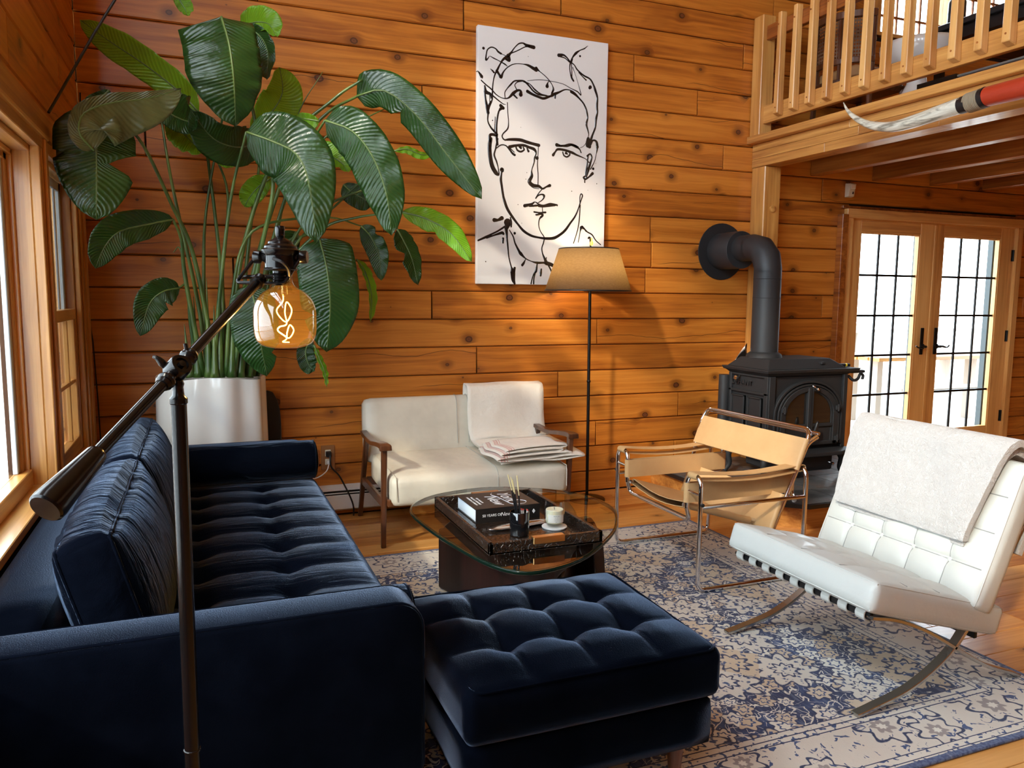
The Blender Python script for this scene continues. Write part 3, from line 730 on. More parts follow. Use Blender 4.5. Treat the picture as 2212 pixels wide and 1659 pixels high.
for ya, yb in ((SY0, SY0 + .145), (SY1 - .145, SY1)):
    a = arm(ya, yb)
    for yy in (ya + .006, yb - .006):
        path = [(SX0, yy, .612)] + [(SX1 - .075 + .0725 * sin(t * pi / 12), yy, .54 + .0725 * cos(t * pi / 12)) for t in range(7)] + [(SX1 - .002, yy, .16)]
        tube('arm_piping', path, .003, M_pipe, a, 6)
softbox('sofa_back', M_vel, sofa, ((SX0 - .36) / 2, (SY0 + SY1) / 2, .38), (.185, SY1 - SY0 - .29, .47), .03, .006, (4, 10, 6))
softbox('seat_base', M_vel, sofa, (.07, (SY0 + SY1) / 2, .215), (.86, SY1 - SY0 - .29, .16), .02)
def seat_top(u, v):
    # u across depth (x), v along length (y): tufts at crossings, channels along x
    nx_, ny_ = 3, 9
    a = abs(sin(pi * u * nx_)); b = abs(sin(pi * v * ny_))
    e = (min(1, 8 * u * 1) * min(1, 8 * (1 - u)) * min(1, 22 * v) * min(1, 22 * (1 - v)))
    tuft = exp(-((1 - abs(cos(pi * u * nx_))) * 9 + (1 - abs(cos(pi * v * ny_))) * 5))
    return e * (.017 * b ** .6 * (.45 + .55 * a ** .5) - .030 * tuft - .006) 
softbox('seat_cushion', M_velseat, sofa, (.115, (SY0 + SY1) / 2, .365), (.87, SY1 - SY0 - .295, .145), .04, .012, (42, 150, 6), top=seat_top)
def backcushion(yc, ly):
    Mx = Matrix.Rotation(radians(-16), 3, 'Y')
    def wob(p, q):      # gathers running across the boxing and down the faces
        g = noise.noise(V((q.y * 34, q.z * 5 + q.x * 6, 2.2))) * .5 + noise.noise(V((q.y * 16, q.z * 7, 9.1)))
        e = max(0, 1 - p[1] ** 8)
        return V((.006 * g * (1 if abs(p[0]) > .9 else .2) * (1 if p[0] > 0 else -1) * (.25 + max(0, p[2])), 0, .005 * g * max(0, p[2]) ** 3)) * e
    c, T = softbox('back_cushion', M_velcush, sofa, (-.235, yc, .605), (.135, ly, .37), .012, .050, (6, 90, 26), Mx=Mx, side_puff=.070, ypuff=.012, pipes=((0, 1), (0, -1)), piper=.0048, wob=wob)
    return c
backcushion(2.60, .97)
backcushion(3.60, .97)
def bolster(yc, zc=.548, rs=1.0):
    m = MB(); prof = [(0, 0), (.06, 0), (.088, .006), (.098, .022), (.100, .05), (.100, .89), (.098, .915), (.088, .93), (.06, .936), (0, .936)]
    m.lathe([(a * rs, b) for a, b in prof], (-.39, yc, zc), 28, (1, 0, 0)); b = m.build('bolster', M_velcush, sofa, smooth='auto')
    tube('piping', [(.53, yc + .096 * rs * cos(2 * pi * k / 28), zc + .096 * rs * sin(2 * pi * k / 28)) for k in range(29)], .004, M_pipe, b, 6)
bolster(SY1 - .145 - .102); bolster(SY0 + .145 + .088, .487, .85)
for x in (-.45, .42):
    for yv in (SY0 + .12, SY1 - .12): MB().lathe([(0, .145), (.026, .145), (.016, RZ if x > -.2 and yv < 4.0 else 0), (0, RZ if x > -.2 and yv < 4.0 else 0)], (x, yv, 0), 14).build('leg', M_walnut, sofa, smooth='auto', fixn=True)

# ottoman in front of the near end of the sofa
ott = thing('ottoman', 'navy blue velvet ottoman with a button tufted top in front of the sofa arm', 'ottoman', (.95, 2.04, 0))
def otop(u, v):
    nx_, ny_ = 4, 3
    a = abs(sin(pi * u * nx_)); b = abs(sin(pi * v * ny_))
    e = min(1, 6 * u) * min(1, 6 * (1 - u)) * min(1, 6 * v) * min(1, 6 * (1 - v))
    tuft = exp(-((1 - abs(cos(pi * u * nx_))) * 5 + (1 - abs(cos(pi * v * ny_))) * 5))
    return e * (.018 * b ** .5 * (.35 + .65 * a ** .35) - .026 * tuft - .004)
OX0, OX1, OY0, OY1 = .575, 1.335, 1.71, 2.375
softbox('cushion', M_vel, ott, ((OX0 + OX1) / 2, (OY0 + OY1) / 2, .355), (OX1 - OX0, OY1 - OY0, .145), .028, .012, (72, 60, 6), top=otop)
softbox('base', M_vel, ott, ((OX0 + OX1) / 2 - .004, (OY0 + OY1) / 2 + .004, .205), (OX1 - OX0 - .022, OY1 - OY0 - .022, .145), .02)
tube('piping', fillet([(OX0 + .02, OY0 + .004, .425), (OX1 - .02, OY0 + .004, .425), (OX1 - .004, OY1 - .02, .425), (OX0 + .004, OY1 - .004, .425)], .04, 5, True) , .004, M_pipe, ott, 6)
for x in (OX0 + .09, OX1 - .09):
    for yv in (OY0 + .09, OY1 - .09): MB().lathe([(0, .14), (.027, .14), (.017, RZ), (0, RZ)], (x, yv, 0), 16).build('leg', M_walnut, ott, smooth='auto', fixn=True)

# ------------------------------------------------------------------ settee
def vinyl(name, col, rough=.42):
    n = NT(name); nz = n.noise(n.obj(), 3.5, 4, .6)
    return n.done(n.pbr(n.mix(n.ss(nz, .35, .7), col, tuple(c * .86 for c in col)), rough, normal=n.bump(n.m('ADD', n.m('MULTIPLY', n.noise(n.obj(), 9, 2), 1.0), n.m('MULTIPLY', n.noise(n.obj(), 180, 2), .05)), .35, .02)))
M_vinyl = vinyl('cream_vinyl', (.72, .66, .54))
M_seam = plain('vinyl_seam', (.48, .47, .42), .6)
st = thing('settee', 'cream vinyl two seat settee with walnut arms against the log wall', 'settee', (1.46, 4.4, 0))
sx0, sx1 = .945, 2.0
def tilt(a): return Matrix.Rotation(radians(a), 3, 'X')
softbox('seat_cushion', M_vinyl, st, ((sx0 + sx1) / 2, 4.36, .345), (sx1 - sx0, .60, .165), .028, .014, (24, 14, 6), Mx=tilt(3))
softbox('back_cushion', M_vinyl, st, ((sx0 + sx1) / 2 - .01, 4.735, .565), (sx1 - sx0 + .02, .10, .40), .03, .0, (24, 4, 12), Mx=tilt(-9), side_puff=.012)
for xx in (1.500, 1.575):
    tube('seam', catmull([(xx, 4.742, .765), (xx, 4.722, .77), (xx, 4.682, .74), (xx, 4.662, .60), (xx, 4.645, .47)], 5), .0022, M_seam, st, 5)
tube('seam', catmull([(1.545, 4.62, .449), (1.545, 4.40, .447), (1.55, 4.16, .432), (1.55, 4.075, .415), (1.55, 4.05, .36), (1.55, 4.053, .28)], 5), .0022, M_seam, st, 5)
for xx in (sx0 + .018, sx1 - .018): tube('seam', catmull([(xx, 4.60, .437), (xx, 4.3, .425), (xx, 4.09, .415), (xx, 4.06, .40), (xx, 4.055, .29)], 5), .003, M_vinyl, st, 5)
box('frame_rail', (sx0 - .02, 4.10, .245), (sx1 + .02, 4.13, .285), M_walnut, st, bevel=.004); box('frame_rail', (sx0 - .02, 4.66, .24), (sx1 + .02, 4.69, .29), M_walnut, st, bevel=.004)
def leg(pts, w0, w1, wy=.028):
    a, b = V(pts[0]), V(pts[1]); m = MB()
    m.rings([[a + V((sx * wy / 2, sy_ * w0 / 2, 0)) for sx, sy_ in ((-1, -1), (1, -1), (1, 1), (-1, 1))], [b + V((sx * wy / 2, sy_ * w1 / 2, 0)) for sx, sy_ in ((-1, -1), (1, -1), (1, 1), (-1, 1))]])
    return m.build('leg', M_walnut, st, bevel=.005, seg=2, fixn=True)
for x, s in ((.912, -1), (2.035, 1)):
    leg([(x, 4.165, .0), (x, 4.125, .565)], .022, .042); leg([(x, 4.84, .0), (x - 0, 4.60, .55)], .024, .045)
    box('side_rail', (x - .012, 4.14, .235), (x + .012, 4.70, .285), M_walnut, st, bevel=.004)
    m = MB(); prof = []
    path = catmull([(x, 4.075, .578), (x, 4.14, .583), (x, 4.26, .572), (x, 4.42, .552), (x - s * .0, 4.60, .556), (x, 4.70, .566)], 5); N = len(path)
    rings = []
    for i, q in enumerate(path):
        t = i / (N - 1); wd = .030 - .008 * t + .004 * (t < .1); th = .015 * (1 - .3 * t)
        rings.append([q + V((a * wd, 0, b * th)) for a, b in ((-1, -1), (-.9, 1), (.9, 1), (1, -1))])
    m.rings(rings).build('armrest', M_walnut, st, bevel=.004, seg=2, fixn=True)
# folded throw on the settee
def blanketmat():
    n = NT('cotton_throw'); u, v, _ = n.sep(n.uv())
    col = n.mix(n.noise(n.obj(), 8, 3), (.86, .80, .70), (.78, .71, .60))
    m_ = None
    for c, w_ in ((.745, .0012), (.75, .0006), (.756, .0006), (.762, .0016), (.772, .0006)):
        k = n.ss(n.m('ABSOLUTE', n.m('SUBTRACT', u, c)), w_ + .0012, w_); m_ = k if m_ is None else n.m('MAXIMUM', m_, k)
    col = n.mix(n.m('MULTIPLY', m_, .8), col, (.55, .07, .05))
    return n.done(n.pbr(col, .9, normal=n.bump(n.m('ADD', n.noise(n.obj(), 13, 3), n.m('MULTIPLY', n.noise(n.obj(), 400, 1), .12)), .5, .02), Sheen_Weight=.3))
bl_ = thing('folded_throw', 'folded cream cotton throw with red stripes draped over the settee', 'blanket', (1.8, 4.4, .45))
def drape(layer):
    def fn(u, v):
        # u: along from behind the back, over the top, down the front, forward on the seat ; v: width
        key = [(4.80, .66), (4.795, .79), (4.74, .815), (4.668, .78), (4.655, .62), (4.63, .50), (4.56, .468), (4.36, .462), (4.12, .452), (4.06, .446)]
        f = u * (len(key) - 1); i = min(int(f), len(key) - 2); t = f - i
        p0 = key[max(i - 1, 0)]; p1 = key[i]; p2 = key[i + 1]; p3 = key[min(i + 2, len(key) - 1)]
        q = [0.5 * ((2 * p1[k]) + (p2[k] - p0[k]) * t + (2 * p0[k] - 5 * p1[k] + 4 * p2[k] - p3[k]) * t * t + (3 * p1[k] - p0[k] - 3 * p2[k] + p3[k]) * t ** 3) for k in (0, 1)]
        x = 1.585 + v * .50 + .035 * max(0, (u - .5)) * 2 * (v) - .05 * max(0, u - .55) + layer * .012 * (1 if v > .5 else -1) + .01 * sin(u * 9 + layer)
        off = .008 + .011 * layer + .006 * sin(v * 9 + u * 5 + layer * 2) * (1 if u > .3 else .4)
        yy = q[0] - (off if .25 < u < .62 else 0); zz = q[1] + (off if (u <= .3 or u >= .55) else off * .5)
        return V((x, yy, zz))
    m = MB(); m.grid(fn, 40, 16); uv = [(i / 40, j / 16) for i in range(41) for j in range(17)]
    return m, uv
M_blan = blanketmat()
for k in (0, 1):
    m, uv = drape(k); m.build('fabric_layer', M_blan, bl_, smooth=True, solid=.006, uv=uv)
def fold(zc, x0, x1, y0, y1, name='fabric_fold'):
    def fn(u, v):
        a = u * 2 * pi; w_ = (x1 - x0) / 2
        x = (x0 + x1) / 2 + w_ * (cos(a)) ; z = zc + .011 * sin(a) * (1 + .3 * sin(7 * v)); y = y0 + (y1 - y0) * v + .03 * cos(a)
        return V((x + .012 * sin(v * 8), y, z + .003 * sin(v * 11 + a)))
    m = MB(); m.grid(fn, 28, 12); uv = [(.7 + .2 * abs(cos(pi * i / 28)), j / 12) for i in range(29) for j in range(13)]
    m.build(name, M_blan, bl_, smooth=True, solid=.005, uv=uv)
fold(.478, 1.53, 2.03, 3.99 + .06, 4.40); fold(.500, 1.56, 1.98, 4.07, 4.42); fold(.515, 1.60, 2.02, 4.10, 4.40)

# ------------------------------------------------------------------ coffee table
ct = thing('coffee_table', 'glass topped coffee table with sculptural dark wood base on the rug', 'table', (1.3, 3.1, RZ))
outl = [AZ(*q, .40) for q in ((885, 1108), (905, 1085), (960, 1068), (1060, 1056), (1180, 1060), (1270, 1075), (1325, 1100), (1334, 1130), (1322, 1160), (1270, 1205), (1200, 1232), (1130, 1241), (1060, 1225), (985, 1186), (920, 1143))]
pp = outl + [outl[0]]; sm = []
P_ = [outl[-1]] + outl + [outl[0], outl[1]]
for i in range(1, len(P_) - 2):
    p0, p1, p2, p3 = P_[i - 1:i + 3]
    for k in range(4):
        t = k / 4; sm.append(0.5 * ((2 * p1) + (p2 - p0) * t + (2 * p0 - 5 * p1 + 4 * p2 - p3) * t * t + (3 * p1 - p0 - 3 * p2 + p3) * t ** 3))
cc = sum(sm, V((0, 0, 0))) / len(sm)
top = MB(); top.add([V((q.x, q.y, .412)) for q in sm], [tuple(range(len(sm)))[::-1]]); top.build('glass_top', M_tglass, ct, fixn=True)
rim = MB(); n_ = len(sm)
def insc(q, k, z): d = (q - cc); d.z = 0; L = d.length; return V((cc.x + d.x * (1 - k / L), cc.y + d.y * (1 - k / L), z))
rim.rings([[insc(q, .010, .4125) for q in sm], [insc(q, .003, .411) for q in sm], [insc(q, 0, .406) for q in sm], [insc(q, .0, .399) for q in sm], [insc(q, .004, .395) for q in sm], [insc(q, .010, .3945) for q in sm]], True, False)
rim.build('polished_rim', M_edge, ct, smooth=True)
bot = MB(); bot.add([insc(q, .01, .3945) for q in sm], [tuple(range(n_))]); bot.build('glass_underside', M_tglass, ct)
def fin(path, prof, th, name='base_leg'):
    """vertical fin following plan path; prof(t) -> (zlow, zhigh)"""
    pth = catmull(path, 8); N = len(pth); rings = []
    for i, q in enumerate(pth):
        a = pth[max(i - 1, 0)]; b = pth[min(i + 1, N - 1)]; d = (b - a); d.z = 0; d.normalize(); nn = V((-d.y, d.x, 0)); zl, zh = prof(i / (N - 1))
        rings.append([V((q.x, q.y, zl)) - nn * th, V((q.x, q.y, zh)) - nn * th, V((q.x, q.y, zh)) + nn * th, V((q.x, q.y, zl)) + nn * th])
    MB().rings(rings).build(name, M_dkwood, ct, bevel=.012, seg=3, fixn=True)
def lerpk(t, K):
    for (a, va), (b, vb) in zip(K[:-1], K[1:]):
        if t <= b: s = (t - a) / (b - a); s = s * s * (3 - 2 * s); return va + (vb - va) * s
    return K[-1][1]
fin([(1.045, 3.47, 0), (1.12, 3.22, 0), (1.20, 3.02, 0), (1.32, 2.90, 0), (1.46, 2.90, 0)],
    lambda t: (lerpk(t, [(0, RZ), (.45, RZ), (.7, .10), (.88, .24), (1, .33)]), lerpk(t, [(0, .30), (.12, .37), (.3, .385), (.6, .36), (1, .385)])), .028)
fin([(1.66, 3.42, 0), (1.60, 3.22, 0), (1.50, 3.06, 0), (1.40, 2.93, 0), (1.22, 2.82, 0)],
    lambda t: (lerpk(t, [(0, .30), (.15, .22), (.35, .05), (.5, RZ), (1, RZ)]), lerpk(t, [(0, .385), (.3, .385), (.55, .30), (.85, .20), (1, .06)])), .028)
fin([(1.60, 3.30, 0), (1.64, 3.10, 0), (1.62, 2.95, 0)],
    lambda t: (lerpk(t, [(0, .10), (.5, .02), (1, RZ)]), lerpk(t, [(0, .33), (.4, .385), (.8, .30), (1, .14)])), .026)
# tray
def crocmat():
    n = NT('dark_crocodile_leather'); v = n.vor(n.obj(), 62, '3D', 'DISTANCE_TO_EDGE')
    return n.done(n.pbr(n.mix(n.ss(v.outputs[0], .02, .12), (.006, .004, .003), (.020, .011, .007)), .22, normal=n.bump(n.ss(v.outputs[0], 0, .14), .7, .003), Coat_Weight=.4))
M_croc = crocmat()
TZ = .4135
tr = thing('serving_tray', 'dark crocodile leather serving tray with brass handles on the glass table', 'tray', (1.24, 3.07, TZ))
tx0, tx1, ty0, ty1 = .998, 1.486, 2.70, 3.445
box('tray_base', (tx0, ty0, TZ), (tx1, ty1, TZ + .008), M_croc, tr)
for a, b in (((tx0, ty0, TZ), (tx0 + .018, ty1, TZ + .048)), ((tx1 - .018, ty0, TZ), (tx1, ty1, TZ + .048)), ((tx0, ty0, TZ), (tx1, ty0 + .018, TZ + .048)), ((tx0, ty1 - .018, TZ), (tx1, ty1, TZ + .048))):
    box('tray_side', a, b, M_croc, tr, bevel=.003, seg=2)
for yy in (ty0, ty1 - .02): box('brass_handle', (1.18, yy - .006, TZ + .026), (1.315, yy + .026, TZ + .053), M_brass, tr, bevel=.002)
# book
TB = TZ + .0082
bk_ = thing('hardcover_book', 'thick black hardcover book with white script lettering on the tray', 'book', (1.2, 3.17, TB + .004))
cb = [AZ(990, 1069, .484), AZ(1028, 1101, .484), AZ(1166, 1087, .484), AZ(1108, 1058, .484)]
O = V((1.075, 3.055, TB)); ex = V((1, .0, 0)).normalized(); 
O = V((cb[1].x, cb[1].y, TB)); ex = V((cb[2].x - cb[1].x, cb[2].y - cb[1].y, 0)); bw = ex.length; ex.normalize(); ey = V((-ex.y, ex.x, 0)); bl2 = .265
BM = Matrix((ex, ey, V((0, 0, 1)))).transposed().to_4x4(); BM.translation = O
M_cover = plain('matt_black_cover', (.013, .011, .010), .38); M_page = plain('book_pages', (.62, .68, .74), .8); M_ink = plain('white_print', (.85, .85, .85), .6)
MB().box((0, 0, 0), (bw, bl2, .0035), BM).build('back_cover', M_cover, bk_); MB().box((0, 0, .058), (bw, bl2, .0615), BM).build('front_cover', M_cover, bk_)
MB().box((.0, -.001, 0), (bw, .004, .0615), BM).build('spine', M_cover, bk_)
pg = MB(); pg.box((.006, .004, .0035), (bw - .006, bl2 - .006, .058), BM); pg.build('page_block', M_page, bk_)
zc = V((0, 0, .0621))
def bt(name, body, size, u, v, sh=0, rot=0): text(name, body, size, M_ink, bk_, O + ex * u + ey * v + zc, -ey * 1.0, ex * 1.0, .0003, sh)
# cover print reads from the left short side
bt('cover_title', 'New', .078, bw * .44, bl2 * .46, .35); bt('cover_title', 'York', .078, bw * .68, bl2 * .60, .35)
for i, s_ in enumerate(('HIGHBROW, LOWBROW', 'BRILLIANT, DESPICABLE', 'FIFTY YEARS OF')): bt('cover_line', s_, .0125, bw * (.10 + .06 * i), bl2 * .52)
sw = MB(); sw.tube(catmull([O + ex * u + ey * v + zc for u, v in ((bw * .55, bl2 * .92), (bw * .50, bl2 * .80), (bw * .55, bl2 * .60), (bw * .58, bl2 * .3), (bw * .62, bl2 * .12), (bw * .78, bl2 * .10), (bw * .86, bl2 * .22), (bw * .78, bl2 * .34), (bw * .70, bl2 * .28))], 6), .0013, 5); sw.build('title_flourish', M_ink, bk_)
text('spine_lettering', '50 YEARS OF', .016, M_ink, bk_, O + ex * .075 - ey * .0016 + V((0, 0, .03)), ex, (0, 0, 1), .0003)
text('spine_lettering', 'New York', .024, M_ink, bk_, O + ex * .165 - ey * .0016 + V((0, 0, .03)), ex, (0, 0, 1), .0003, .3)
text('spine_lettering', '♦', .02, M_ink, bk_, O + ex * (bw - .03) - ey * .0016 + V((0, 0, .03)), ex, (0, 0, 1), .0003)
# silver dish, black cup with incense sticks, candle on a coaster
ds = thing('silver_dish', 'slim oval silver dish lying behind the black cup on the tray', 'dish', (1.25, 3.0, TB))
def dish(u, v):
    a = u * 2 * pi; rx, ry = .155 * v, .034 * v
    return V((1.245 + rx * cos(a), 2.985 + ry * sin(a) + .02 * cos(a) , TB + .0015 + .010 * v ** 3))
MB().grid(dish, 32, 6).build('dish_bowl', M_silver, ds, smooth=True, solid=.002)
cx, cyy = 1.198, 2.885
cup = thing('incense_cup', 'glossy black ceramic cup holding incense sticks on the tray', 'cup', (cx, cyy, TB))
M_gblack = plain('glossy_black_ceramic', (.006, .006, .007), .06, Coat_Weight=1.0)
MB().lathe([(0, .001), (.036, .001), (.0395, .004), (.0405, .02), (.0405, .098), (.039, .1), (.0365, .098), (.036, .012), (0, .01)], (cx, cyy, TB), 32).build('cup_body', M_gblack, cup, smooth='auto')
for i, (dx, dy, h) in enumerate(((-.030, .014, .252), (-.018, .020, .238), (-.002, .012, .246), (-.022, -.002, .236), (-.008, -.010, .228))):
    stx = tag(MB().tube([(cx + dx * .3 + .01, cyy + dy * .3, TB + .012), (cx + dx, cyy + dy, TB + h * .74)], .0032, 6).build('incense_stick', M_black), 'black incense stick with pale bare tip in the cup', 'incense', 'incense sticks in the black cup')
    MB().tube([(cx + dx, cyy + dy, TB + h * .74), (cx + dx * 1.38 - .004, cyy + dy * 1.38, TB + h)], .0021, 6).build('bare_tip', plain('bamboo', (.75, .62, .30), .6), stx)
mt = thing('matchsticks', 'red tipped matches heaped in the black cup', 'matches', (cx + .018, cyy, TB + .07))
M_match = plain('match_wood', (.85, .82, .75), .7); M_mtip = plain('match_head', (.6, .08, .06), .7)
random.seed(2)
for i in range(7):
    a = random.uniform(-.6, .6); p0 = V((cx + .016 + random.uniform(-.01, .01), cyy + random.uniform(-.012, .012), TB + .045)); p1 = p0 + V((.012 * sin(a), .012 * cos(a * 3), .055))
    mm = MB().tube([p0, p1], .0016, 4).build('match', M_match, mt); MB().lathe([(0, 0), (.0026, .002), (.0026, .005), (0, .007)], p1, 6).build('match_head', M_mtip, mm)
kx, ky = 1.378, 2.93
cs_ = tag(MB().lathe([(0, 0), (.052, 0), (.054, .003), (.054, .006), (.052, .008), (0, .008)], (kx, ky, TB), 32).build('coaster', M_white, None, smooth='auto'), 'round white coaster under the candle', 'coaster')
cd = thing('candle', 'cream candle in a clear labelled glass on the white coaster', 'candle', (kx, ky, TB + .0082))
cz = TB + .0085
n = NT('candle_wax'); M_wax = n.done(n.pbr((.86, .80, .58), .5, Subsurface_Weight=.3, Subsurface_Radius=(.03, .02, .01), Emission_Color=(1, .85, .5, 1), Emission_Strength=0.0))
gl = MB(); gl.lathe([(0, 0), (.034, 0), (.037, .004), (.042, .014), (.0425, .03), (.0425, .085), (.039, .108)], (kx, ky, cz), 32); gl.f.pop(); gl.build('glass_jar', M_cglass, cd, smooth=True)
MB().lathe([(0, .014), (.034, .014), (.0378, .02), (.0378, .070), (.036, .072), (0, .069)], (kx, ky, cz), 28).build('wax', M_wax, cd, smooth='auto')
tube('wick', [(kx, ky, cz + .069), (kx - .002, ky, cz + .080)], .0012, M_black, cd, 5)
lab = MB(); lab.grid(lambda u, v: V((kx + .0432 * sin((u - .5) * 1.7 - .25), ky - .0432 * cos((u - .5) * 1.7 - .25), cz + .022 + v * .034)), 10, 1)
lb = lab.build('paper_label', plain('label_paper', (.80, .78, .70), .8), cd, smooth=True)
for i, (s_, sz) in enumerate((('SANTAL 26', .0048), ('classic candle', .003), ('soy wax blend', .003), ('hand poured', .003), ('245 g', .003))):
    an = -.25; text('label_print', s_, sz, M_black, cd, (kx + .0440 * sin(an), ky - .0440 * cos(an), cz + .051 - i * .0062), (cos(an), sin(an), 0), (0, 0, 1), .0001)

# ------------------------------------------------------------------ tubular chair
wc = thing('tubular_armchair', 'tan leather and chrome tube armchair between the rug and the hearth', 'chair', (2.45, 3.35, RZ))
M_tan = NT('tan_leather'); nz = M_tan.noise(M_tan.obj(), 7, 4, .6)
M_tan = M_tan.done(M_tan.pbr(M_tan.mix(nz, (.66, .41, .19), (.50, .29, .12)), .5, normal=M_tan.bump(M_tan.noise(M_tan.obj(), 150, 3), .15, .003)))
tr_ = .0115; XF, XB = 2.145, 2.765; YN, YF = 2.965, 3.742; IN, IF_ = 3.075, 3.635; zb = RZ + tr_; ZA = .565
for yo, yi in ((YN, IN), (YF, IF_)):
    s = 1 if yi > yo else -1
    path = fillet([(XF, yi, .40), (XF, yi, ZA), (XF, yo, ZA), (XF, yo, zb), (XB, yo, zb), (XB, yo, ZA), (XB, yi, ZA), (XB + .01, yi, .41), (XB - .05, yo + s * .02, .405)], .048, 5)
    tube('side_frame', path, tr_, M_chrome, wc, 12)
    tube('side_rail', [(XF, yo, .425), (XB, yo, .425)], tr_ * .85, M_chrome, wc, 10)
    tube('short_rail', [(XF, yo, .485), (XF, yi, .485)], .008, M_chrome, wc, 8)
    MB().lathe([(0, 0), (.009, 0), (.009, .02), (0, .022)], (XF, yo, .44), 10, (0, -s, 0)).build('end_cap', M_black, wc, smooth='auto')
tube('seat_front_bar', fillet([(XF, IF_, .40), (XF + .02, IF_, .335), (XF + .02, IN, .335), (XF, IN, .40)], .045, 5), tr_, M_chrome, wc, 12)
for yi in (IN + .03, IF_ - .03): tube('seat_tube', [(XF + .0, yi, .405), (XB - .19, yi, .285)], .010, M_chrome, wc, 10)
BT = [V((2.80, 2.99, .72)), V((2.70, 3.735, .735))]; BB = [V((2.585, 3.005, .245)), V((2.55, 3.715, .25))]
up2 = [fillet([V((XB - .21, IN + .03, .262)), BB[0] - V((.0, .0, .035)), BB[0].lerp(BT[0], .93), BT[0] + V((.035, -.012, .0))], .05, 5), fillet([V((XB - .21, IF_ - .03, .262)), BB[1] - V((.0, .0, .035)), BB[1].lerp(BT[1], .93), BT[1] + V((.035, .012, 0))], .05, 5)]
for q in up2: tube('back_upright', q, tr_, M_chrome, wc, 12)
tube('back_top_bar', fillet([BB[0].lerp(BT[0], .93), BT[0] + V((.015, .02, .03)), BT[1] + V((.015, -.02, .03)), BB[1].lerp(BT[1], .93)], .05, 5), tr_, M_chrome, wc, 12)
tube('back_rear_bar', [BT[0] + V((.045, -.012, .012)), BT[1] + V((.045, .012, .012))], .009, M_chrome, wc, 10)
def strap(name, A, B, e, r, sag=0, th=0): return stadium(A, B, e, r, sag).build(name, M_tan, wc, smooth='auto')
d0, d1 = (BT[0] - BB[0]), (BT[1] - BB[1]); dm = (d0 + d1) / 2
strap('back_strap', BB[0] + d0 * .655, BB[1] + d1 * .655, dm * .315, tr_ + .003)
strap('lower_back_strap', BB[0] + d0 * .0, BB[1] + d1 * .0, dm * .40, tr_ + .003)
for yo, yi in ((YN, IN), (YF, IF_)):
    ys = min(yo, yi) + .022
    strap('armrest_strap', (XF, ys, ZA), (XB, ys, ZA), (0, .068, 0), tr_ + .003, .022)
    strap('side_panel', (XF, yi, .425), (XB + .005, yi, .425), (0, 0, .095), tr_ + .003)
strap('seat_sling', (XF + .02, IN + .03, .403), (XF + .02, IF_ - .03, .403), (XB - .22 - XF - .02, 0, -.115), .0135, .028)

# ------------------------------------------------------------------ white lounge chair
bc = thing('lounge_chair', 'white tufted leather lounge chair with crossed steel legs on the rug', 'chair', (2.4, 2.2, RZ))
def leather(name, col, u=None):
    n = NT(name); nz = n.noise(n.obj(), 5, 4, .6)
    return n.done(n.pbr(n.mix(nz, col, tuple(c * .92 for c in col)), .38, normal=n.bump(n.m('ADD', n.noise(n.obj(), 12, 3), n.m('MULTIPLY', n.noise(n.obj(), 260, 2), .06)), .25, .015), Coat_Weight=.08))
M_wl = leather('white_leather', (.56, .58, .55)); M_wseam = plain('white_seam', (.30, .31, .30), .6)
Aside = [(1.995, .0 + RZ + .006), (2.07, .030), (2.24, .070), (2.405, .158), (2.51, .272), (2.61, .40), (2.717, .56), (2.80, .70), (2.855, .80)]
Bside = [(2.035, .352), (2.15, .326), (2.283, .270), (2.42, .192), (2.52, .132), (2.62, .080), (2.74, .035), (2.785, RZ + .006)]
for yy in (1.845, 2.53):
    for nm, S in (('curved_back_leg', Aside), ('curved_seat_leg', Bside)):
        pth = catmull([(a, yy, b) for a, b in S], 6); rings = []
        for i, q in enumerate(pth):
            d = (pth[min(i + 1, len(pth) - 1)] - pth[max(i - 1, 0)]).normalized(); nn = V((-d.z, 0, d.x)) * .0065
            rings.append([q - nn, q + nn, q + nn + V((0, .035, 0)), q - nn + V((0, .035, 0))])
        MB().rings(rings).build(nm, M_steel, bc, bevel=.002, fixn=True)
box('cross_bar', (2.035, 1.86, .338), (2.05, 2.55, .364), M_black, bc, bevel=.002)
box('cross_bar', (2.54, 1.86, .195), (2.555, 2.55, .225), M_blackm, bc, bevel=.002)
box('cross_bar', (2.84, 1.86, .76), (2.852, 2.55, .795), M_steel, bc, bevel=.002)
for i in range(9):
    yy = 1.895 + i * .0785
    o = MB(); pth = [V(q) for q in ((2.53, 0, .226), (2.30, 0, .292), (2.10, 0, .358), (2.058, 0, .371), (2.038, 0, .370), (2.027, 0, .356), (2.030, 0, .340), (2.045, 0, .332), (2.08, 0, .336))]
    cp_ = catmull(pth, 3)
    o.add([q + V((0, yy - .020 + w_, 0)) for q in cp_ for w_ in (0, .040)], [(2 * k, 2 * k + 1, 2 * k + 3, 2 * k + 2) for k in range(len(cp_) - 1)])
    o.build('seat_strap', M_wl, bc, solid=.007, bevel=.002)
def tufttop(nx_, ny_, amp, dent):
    def f(u, v):
        a = abs(sin(pi * u * nx_)); b = abs(sin(pi * v * ny_)); e = min(1, 7 * u) * min(1, 7 * (1 - u)) * min(1, 7 * v) * min(1, 7 * (1 - v))
        return e * (amp * (a * b) ** .38 - dent * exp(-((1 - abs(cos(pi * u * nx_))) * 11 + (1 - abs(cos(pi * v * ny_))) * 11)) - amp * .35)
    return f
